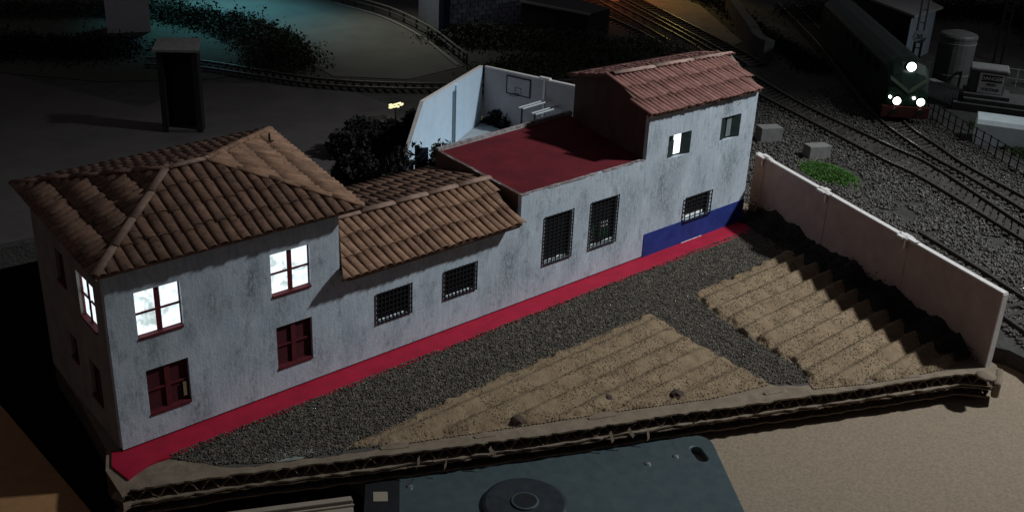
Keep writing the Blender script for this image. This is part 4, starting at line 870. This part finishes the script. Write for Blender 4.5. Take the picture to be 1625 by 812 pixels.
# poles with round sign
for n_, (px, py, lb_) in enumerate(((70.2, 11.0, 'double lattice pole with a round speed sign in front of the hut'), (82.5, 9.6, 'plain dark mast right of the tank at the top edge'))):
    t = thing('lattice_mast', (px, py, -.6), lb_, 'mast')
    for s in ((-.25, .25) if n_ == 0 else (-.3, .3)):
        p = Vector((px, py, -.6))+ax*s; MB().tube([p, p+Vector((0,0,14))], .10, 6).build('upright', CONCD if n_ == 0 else BLACK, t)
    for z in range(1, 13): MB().obox((px, py, z), ax*.2, ay*.03, (0,0,.04)).build('rung', CONCD if n_ == 0 else BLACK, t)
    if n_ == 0:
        c = Vector((px, py, 2.95))-ay*.25; MB().tube([c, c-ay*.06], .52, 24).build('round_sign', CONC, t)
        MB().tube([c-ay*.065, c-ay*.07], .40, 24).build('sign_face', GREYP, t)
        cb2 = cb; cu = bpy.data.curves.new('t', 'FONT'); cu.body = '20'; cu.size = .5; cu.align_x = 'CENTER'; cu.align_y = 'CENTER'; cu.extrude = .005
        o = bpy.data.objects.new('t', cu); COL.objects.link(o); me = bpy.data.meshes.new_from_object(o.evaluated_get(bpy.context.evaluated_depsgraph_get())); bpy.data.objects.remove(o)
        R = Matrix((ax, Vector((0,0,1)), -ay)).transposed().to_4x4(); R.translation = c-ay*.085; me.materials.clear(); me.materials.append(INK); place(me, 'numerals', R, t)
# fences
def fence(pts, h, step, label, name, m, r=.03, rails=(.15, .55, .95)):
    P = smooth(pts, 5); t = thing(name, (P[0].x, P[0].y, -.6), label, 'fence')
    for q in rails: MB().tube([p+Vector((0,0,-.6+h*q)) for p in P], r, 5).build('rail', m, t)
    T = 0; me = None
    for a, b in zip(P[:-1], P[1:]):
        l = (b-a).length
        while T < l:
            p = a+(b-a)*(T/l)
            if me is None:
                q = MB().box(-r*1.2, r*1.2, -r*1.2, r*1.2, 0, h); me = bpy.data.meshes.new('post'); me.from_pydata(q.v, [], q.f); me.materials.append(m)
            place(me, 'post', Matrix.Translation((p.x, p.y, -.6)), t); T += step
        T -= l
    return t
fence([(66, 12), (62.8, 7.0), (60.9, 4.5), (59.0, 2.2), (56.4, -1.6), (53.6, -5.4), (51, -9)], 1.3, .85, 'dark wire fence running diagonally beside the locomotive track', 'wire_fence', IRON)
fence([(74, 8.2), (75.5, 4.8), (77, 1)], 1.5, .9, 'grey railing between the tank and the right border', 'railing', CONC, rails=(.45, .95))
fence([(71.5, 11.8), (73.5, 9.2)], 1.3, .8, 'short dark railing in front of the hut', 'railing', CONCD, rails=(.45, .95))
pk = thing('picket_fence', (66.2, 6.5, -.6), 'short pale picket fence left of the warning cabinet', 'fence')
a, b = Vector((66.9, 8.1, 0)), Vector((65.6, 5.0, 0)); n = 14
me = bpy.data.meshes.new('picket'); q = MB().box(-.075, .075, -.03, .03, 0, 1.15); me.from_pydata(q.v, [], q.f); me.materials.append(WHITEP)
for i in range(n):
    p = a+(b-a)*(i/(n-1)); d = (b-a).normalized(); R = Matrix((d, Vector((-d.y, d.x, 0)), Vector((0,0,1)))).transposed().to_4x4(); R.translation = (p.x, p.y, -.6); place(me, 'picket', R, pk)
MB().obox(((a.x+b.x)/2+.3, (a.y+b.y)/2-.1, .58), (b-a)/2*1.05, (.32,-.13,0), (0,0,.03)).build('capping', CONC, pk)
# curled ornament
mb = MB(); c = Vector((76.0, 2.0, 2.1)); pts = [c+ax*(.95*math.cos(t)*(1-t/14))+Vector((0,0,.95*math.sin(t)*(1-t/14))) for t in [k*.35 for k in range(26)]]
mb.tube(pts, .12, 7); mb.tube([(76.3, 1.2, -.6), (76.2, 1.4, 2.4)], .16, 8); tag(mb.build('scrolled_bracket', CONC, origin=(76, 2, -.6)), 'grey scroll shaped bracket above the right side of the cabinet', 'bracket')
# low wall by the cutting
rw = MB(); P = smooth([(80.5, 36.8), (75.5, 32), (70.0, 26.6), (66.8, 23.6), (65.6, 21.6)], 5)
for a, b in zip(P[:-1], P[1:]):
    d = b-a; nn = Vector((-d.y, d.x, 0)).normalized(); rw.obox((a+b)/2+Vector((0,0,.25)), d/2*1.03, nn*.45, (0,0,.85))
tag(rw.build('curved_kerb_wall', CONCD, origin=(70, 26.6, -.6)), 'low curved grey retaining wall beyond the red tiled roof', 'wall')

# ------------------------------------------------------------------ top left and top centre
bt = thing('slant_roofed_booth', (17.6, 30.6, -.56), 'tall dark narrow booth with a pale sloping roof standing on the grey board', 'booth')
bx = Vector((.80, -.60, 0)); by = Vector((.60, .80, 0)); c = Vector((17.7, 31.1, 0))
for sx in (-1, 1):
    MB().obox(c+bx*sx*1.02+Vector((0,0,1.95)), bx*.16, by*.5, (0,0,2.5)).build('side_panel', BLACK, bt)
MB().obox(c+by*.35+Vector((0,0,1.95)), bx*.85, by*.05, (0,0,2.5)).build('back_panel', LOCOD, bt)
MB().obox(c-by*.05+Vector((0,0,-.45)), bx*.85, by*.44, (0,0,.08)).build('floor_plate', CONCD, bt)
MB().slab([c-bx*1.35-by*.75+Vector((0,0,4.45)), c+bx*1.35-by*.75+Vector((0,0,4.45)), c+bx*1.25+by*.75+Vector((0,0,4.85)), c-bx*1.25+by*.75+Vector((0,0,4.85))], (0,0,.14)).build('sloping_roof', CONC, bt)
wb = thing('pale_box_building', (26.3, 57.9, -.6), 'plain pale grey box building with a violet light on its top, at the top left', 'building')
a = Vector((24.7, 58.6, 0)); b = Vector((27.9, 57.3, 0)); d = (b-a); nn = Vector((-d.y, d.x, 0)).normalized()
MB().prism([tuple(a.xy), tuple(b.xy), tuple((b+nn*2.5).xy), tuple((a+nn*2.5).xy)], -.6, 2.35).build('walls', WHITEB, wb)
MB().lathe((26.5, 58.9, 2.352), [(.35, 0), (.35, .18), (.2, .3)], 12).build('violet_lamp', mat('lit_violet', (.3,.1,.6), None, 3, bump=0, emit=((.35,.12,.8), .5)), wb)
st(MB().prism([(13.5, 50.5), (18.2, 44.5), (25, 41), (31, 41.3), (33, 45), (35.5, 50), (35.6, 57), (33.3, 62), (32, 70), (28, 95), (-10, 95)], -0.59, -0.545).build('dark_bank', HEDGE))
def bank(pl, wd, h, n, label, m=HEDGE, seed=1, name='scrub_bank', size=(.06, .19), z0=-.6):
    r = np.random.default_rng(seed); P = smooth(pl, 6); V = []; 
    idx = r.integers(0, len(P)-1, n); t = r.uniform(0, 1, n)
    A_ = np.array([[p.x, p.y] for p in P]); C0 = A_[idx]*(1-t[:,None])+A_[idx+1]*t[:,None]; off = r.normal(0, wd*.45, (n, 2)); C0 = C0+off
    hh = np.abs(r.normal(0, h*.5, n))*np.exp(-(np.hypot(*off.T)/wd)**2)*(.4+vnoise(C0[:,0]+200, C0[:,1]+200, 1.6, seed)); c = np.stack([C0[:,0], C0[:,1], z0+hh], 1)
    a = r.normal(0, 1, (n, 3)); a /= np.linalg.norm(a, axis=1)[:,None]; b = np.cross(a, r.normal(0, 1, (n, 3))); b /= np.linalg.norm(b, axis=1)[:,None]
    s = r.uniform(size[0], size[1], (n, 1)); V = np.stack([c-a*s, c+b*s*.6, c+a*s, c-b*s*.6], 1).reshape(-1, 3)
    me = bpy.data.meshes.new(name); me.from_pydata(V.tolist(), [], np.arange(4*n).reshape(-1, 4).tolist()); me.update(); me.materials.append(m)
    o = bpy.data.objects.new(name, me); COL.objects.link(o); o['kind'] = 'stuff'; o['label'] = label; o['category'] = 'scrub'
bank([(10, 76), (22, 70), (31, 64), (34, 55), (33.5, 47), (30.5, 41)], 3.0, 1.6, 34000, 'dark green scrub on the bank left of the teal lit road', seed=1)
bank([(12, 60), (18, 56), (22, 53)], 4.0, 1.3, 16000, 'black scrub at the left border above the grey board', LEAF, seed=2)
bank([(48, 41), (52, 38), (55, 31.5), (52, 29), (44, 30)], 3.4, 1.2, 34000, 'low dark scrub between the court wall and the dark flat building', seed=3)
bank([(57, 34), (61, 31), (60, 26), (56, 23)], 2.2, 1.0, 6000, 'rubble and scrub beside the orange lit yard tracks', mat('rubble', (0.06, 0.055, 0.045), (0.13, 0.12, 0.10), 2, bump=0), seed=4)
bank([(84, 44), (80, 36), (73, 27), (69, 21), (66, 17)], 1.8, .9, 6000, 'dark scrub between the retaining wall and the locomotive', LEAF, seed=5)
bank([(84, 30), (95, 26), (104, 20), (98, 10), (88, 2)], 4.0, 3.0, 22000, 'dark trees and scrub beyond the tank at the top right', LEAF, seed=6)
DSS = mat('dark_soil_scrub', (0.012, 0.009, 0.008), (0.028, 0.02, 0.016), 3, bump=0.5)
mb = MB(); nu, nd_ = 150, 9
for i in range(nu+1):
    u = .75+i*(16.0-.75)/nu; e = min(1, (u-.7)/.8, (16.1-u)/.5); hh_ = (.55+.35*float(vnoise(np.array([u]), np.array([0.]), .9, 61)[0])+.12*float(vnoise(np.array([u]), np.array([3.]), .25, 62)[0]))*e
    for j in range(nd_+1):
        t = j/nd_; d_ = .0+1.25*t*(.8+.4*float(vnoise(np.array([u]), np.array([9.]), .5, 63)[0])); z = hh_*(1-t)**.8*(1-.10*random.random())
        mb.v.append(tuple(gf.p(u, d_-.01, .02+max(0, z))))
for i in range(nu):
    for j in range(nd_): a_ = i*(nd_+1)+j; mb.f.append((a_, a_+1, a_+nd_+2, a_+nd_+1))
o = mb.build('scrub_mound', DSS); o['kind'] = 'stuff'; o['label'] = 'dark brown mound of soil heaped against the foot of the pinkish garden wall'; o['category'] = 'soil'

bank([tuple(gf.p(u, .5, 0).xy) for u in (.9, 4, 8, 12, 16)], .7, .7, 16000, 'dark bristly scrub on the soil at the foot of the pinkish garden wall', DSS, seed=9, size=(.03, .07), z0=.1)
# guard rail
gr = thing('guard_rail', (47, 44, -.6), 'pale double guard rail curving along the road above the court wall', 'guard rail')
P = smooth([(48.9, 60), (49.0, 52.3), (47.1, 44.1), (44.5, 37.5), (43.2, 34.3)], 6)
for z, r in ((-.1, .07), (.28, .07)): MB().tube([p+Vector((0,0,z)) for p in P], r, 6).build('rail', CONC, gr)
for p in P[::2]: MB().box(p.x-.07, p.x+.07, p.y-.07, p.y+.07, -.6, .3).build('post', CONCD, gr)
kb = MB()
for a, b in zip(P[:-1], P[1:]): kb.obox((a+b)/2+Vector((-.9, 0, -.53)), (b-a)/2*1.02, (.15,0,0), (0,0,.07))
st(kb.build('road_kerb', CONC))
sb = thing('masonry_building', (52, 44.5, -.6), 'blue grey masonry building cut by the top edge of the picture', 'building')
MB().prism([(48.9, 43.6), (57.6, 43.3), (60, 50), (51, 50.5)], -.6, 4.5).build('walls', STONEM, sb)
mbs = bpy.data.meshes.new('stone'); q = MB().box(-.42, .42, -.05, .05, -.18, .18); mbs.from_pydata(q.v, [], q.f); mbs.materials.append(mat('masonry_stone', (0.20, 0.22, 0.27), (0.34, 0.37, 0.42), 2, bump=.4, rand=.3))
for r in range(8):
    for c in range(9):
        place(mbs, 'stone', Matrix.Translation((49.4+c*.94+(r%2)*.4+random.uniform(-.03,.03), 43.54-(c*.94)*.0345-.03, -.35+r*.42)) @ Matrix.Rotation(-.034, 4, 'Z') @ Matrix.Scale(random.uniform(.85,1.05), 4, (1,0,0)), sb)
tag(MB().box(47.9, 48.6, 43.0, 43.7, -.6, 5).build('blue_post', BLUEP, origin=(48.2, 43.3, -.6), bevel=.03), 'dark blue square post left of the masonry building', 'post')
tag(MB().prism([(49.2, 42.4), (50.4, 42.3), (50.5, 43.2), (49.3, 43.3)], -.6, .35).build('pale_block', CONC, origin=(49.8, 42.8, -.6), bevel=.04), 'pale block at the foot of the masonry wall', 'block')
db = thing('dark_flat_building', (57, 37, -.6), 'low black flat roofed building with a pale roof edge near the top centre', 'building')
MB().prism([(54.6, 40.4), (55.6, 33.2), (59.2, 34.0), (60.5, 41.6)], -.6, 2.2).build('walls', BLACK, db)
mb = MB(); a, b = Vector((54.55, 40.4, 2.28)), Vector((55.6, 33.1, 2.28)); mb.obox((a+b)/2, (b-a)/2, (.22, .03, 0), (0,0,.07)); mb.build('roof_edge', CONC, db)
MB().prism([(54.9, 40.3), (55.9, 33.2), (59.2, 34.0), (60.4, 41.5)], 2.202, 2.26).build('roof', BLACK, db)

# ------------------------------------------------------------------ foreground: drive and box
hd = thing('hard_drive', (11.2, -9.6, -1.3), 'blue grey metal hard drive with dark round hub, under the cardboard base edge', 'hard drive')
e = Vector((-.603, -.797, 0)); f_ = Vector((-.797, .603, 0)); T = Vector((16.85, -10.25, 0))
def hp(a, b, z=-1.0): q = T+f_*a+e*b; return Vector((q.x, q.y, z))
pts = []
for cx, cy, a0 in ((.6, .6, math.pi), ):
    for k in range(7): t = math.pi/2*k/6; pts.append((hp(.6-.6*math.cos(t), .6-.6*math.sin(t))).xy)
pts = [tuple(p) for p in pts]+[tuple(hp(11.9, 0).xy), tuple(hp(11.9, 9.5).xy), tuple(hp(0, 9.5).xy)]
# slot cut: the plate is built round the oblong hole
mb = MB(); mb.prism(pts, -1.28, -1.0); plate = mb.build('plate', HDD, hd)
slot = MB()
sc0, sc1 = Vector((15.72, -10.55, 0)), Vector((15.50, -11.0, 0)); dd_ = (sc1-sc0).normalized(); nn = Vector((-dd_.y, dd_.x, 0)); ring = []
for k in range(9): t = math.pi*k/8; ring.append(sc0+nn*.2*math.cos(t)-dd_*.2*math.sin(t))
for k in range(9): t = math.pi*k/8; ring.append(sc1-nn*.2*math.cos(t)+dd_*.2*math.sin(t))
cut = MB().prism([tuple(p.xy) for p in ring], -1.5, -.8).build('slot_cutter', BLACK)
cut.location = (0, 0, 0)
md = plate.modifiers.new('slot', 'BOOLEAN'); md.object = cut; md.operation = 'DIFFERENCE'; md.solver = 'EXACT'
dg = bpy.context.evaluated_depsgraph_get(); nm = bpy.data.meshes.new_from_object(plate.evaluated_get(dg)); plate.modifiers.clear(); plate.data = nm; bpy.data.objects.remove(cut)
b_ = plate.modifiers.new('bevel', 'BEVEL'); b_.width = .04; b_.segments = 2; b_.limit_method = 'ANGLE'
hc = (8.95, -9.08, -1.0)
hub = MB().lathe(hc, [(1.36, 0), (1.36, .10), (1.25, .16), (.42, .17)], 40).build('hub', HDD2, hd, smooth=False)
sub(MB().lathe((hc[0], hc[1], hc[2]+.171), [(.44, 0), (.44, .05), (.40, .06)], 24), 'hub_ring', HDD, hub)
sub(MB().lathe((hc[0], hc[1], hc[2]+.232), [(.38, 0), (.37, .006)], 24), 'hub_bore', BLACK, hub)
for (px, py) in ((14.86, -10.35), (6.78, -5.97), (13.77, -10.03)): MB().lathe((px, py, -1.0), [(.11, 0), (.10, .04), (.03, .06)], 10).build('screw', STEEL, hd)
MB().obox((5.95, -5.6, -1.13), e*1.5, f_*.55, (0,0,.14)).build('connector_bracket', BLACK, hd)
MB().obox((5.72, -5.82, -.99), (.18,-.14,0), (.14,.2,0), (0,0,.01)).build('bracket_tab', TANBOX, hd)
tb = thing('beige_case', (3.2, -5.6, -2.6), 'beige plastic case with a double lip, under the near left edge of the cardboard base', 'case')
q = [(-1.5, -1.6), (5.15, -5.0), (4.0, -7.8), (-2.6, -4.4)]
MB().prism(q, -2.6, -1.3).build('body', TANBOX, tb, bevel=.06)
MB().slab([(-1.5, -1.6, -1.29), (5.15, -5.0, -1.29), (5.08, -5.22, -1.29), (-1.57, -1.82, -1.29)], (0,0,.14)).build('lip', TANBOX, tb, bevel=.03)
MB().slab([(-1.6, -1.9, -1.29), (5.05, -5.3, -1.29), (5.02, -5.38, -1.29), (-1.63, -1.98, -1.29)], (0,0,.07)).build('rib', TANBOX, tb, bevel=.02)
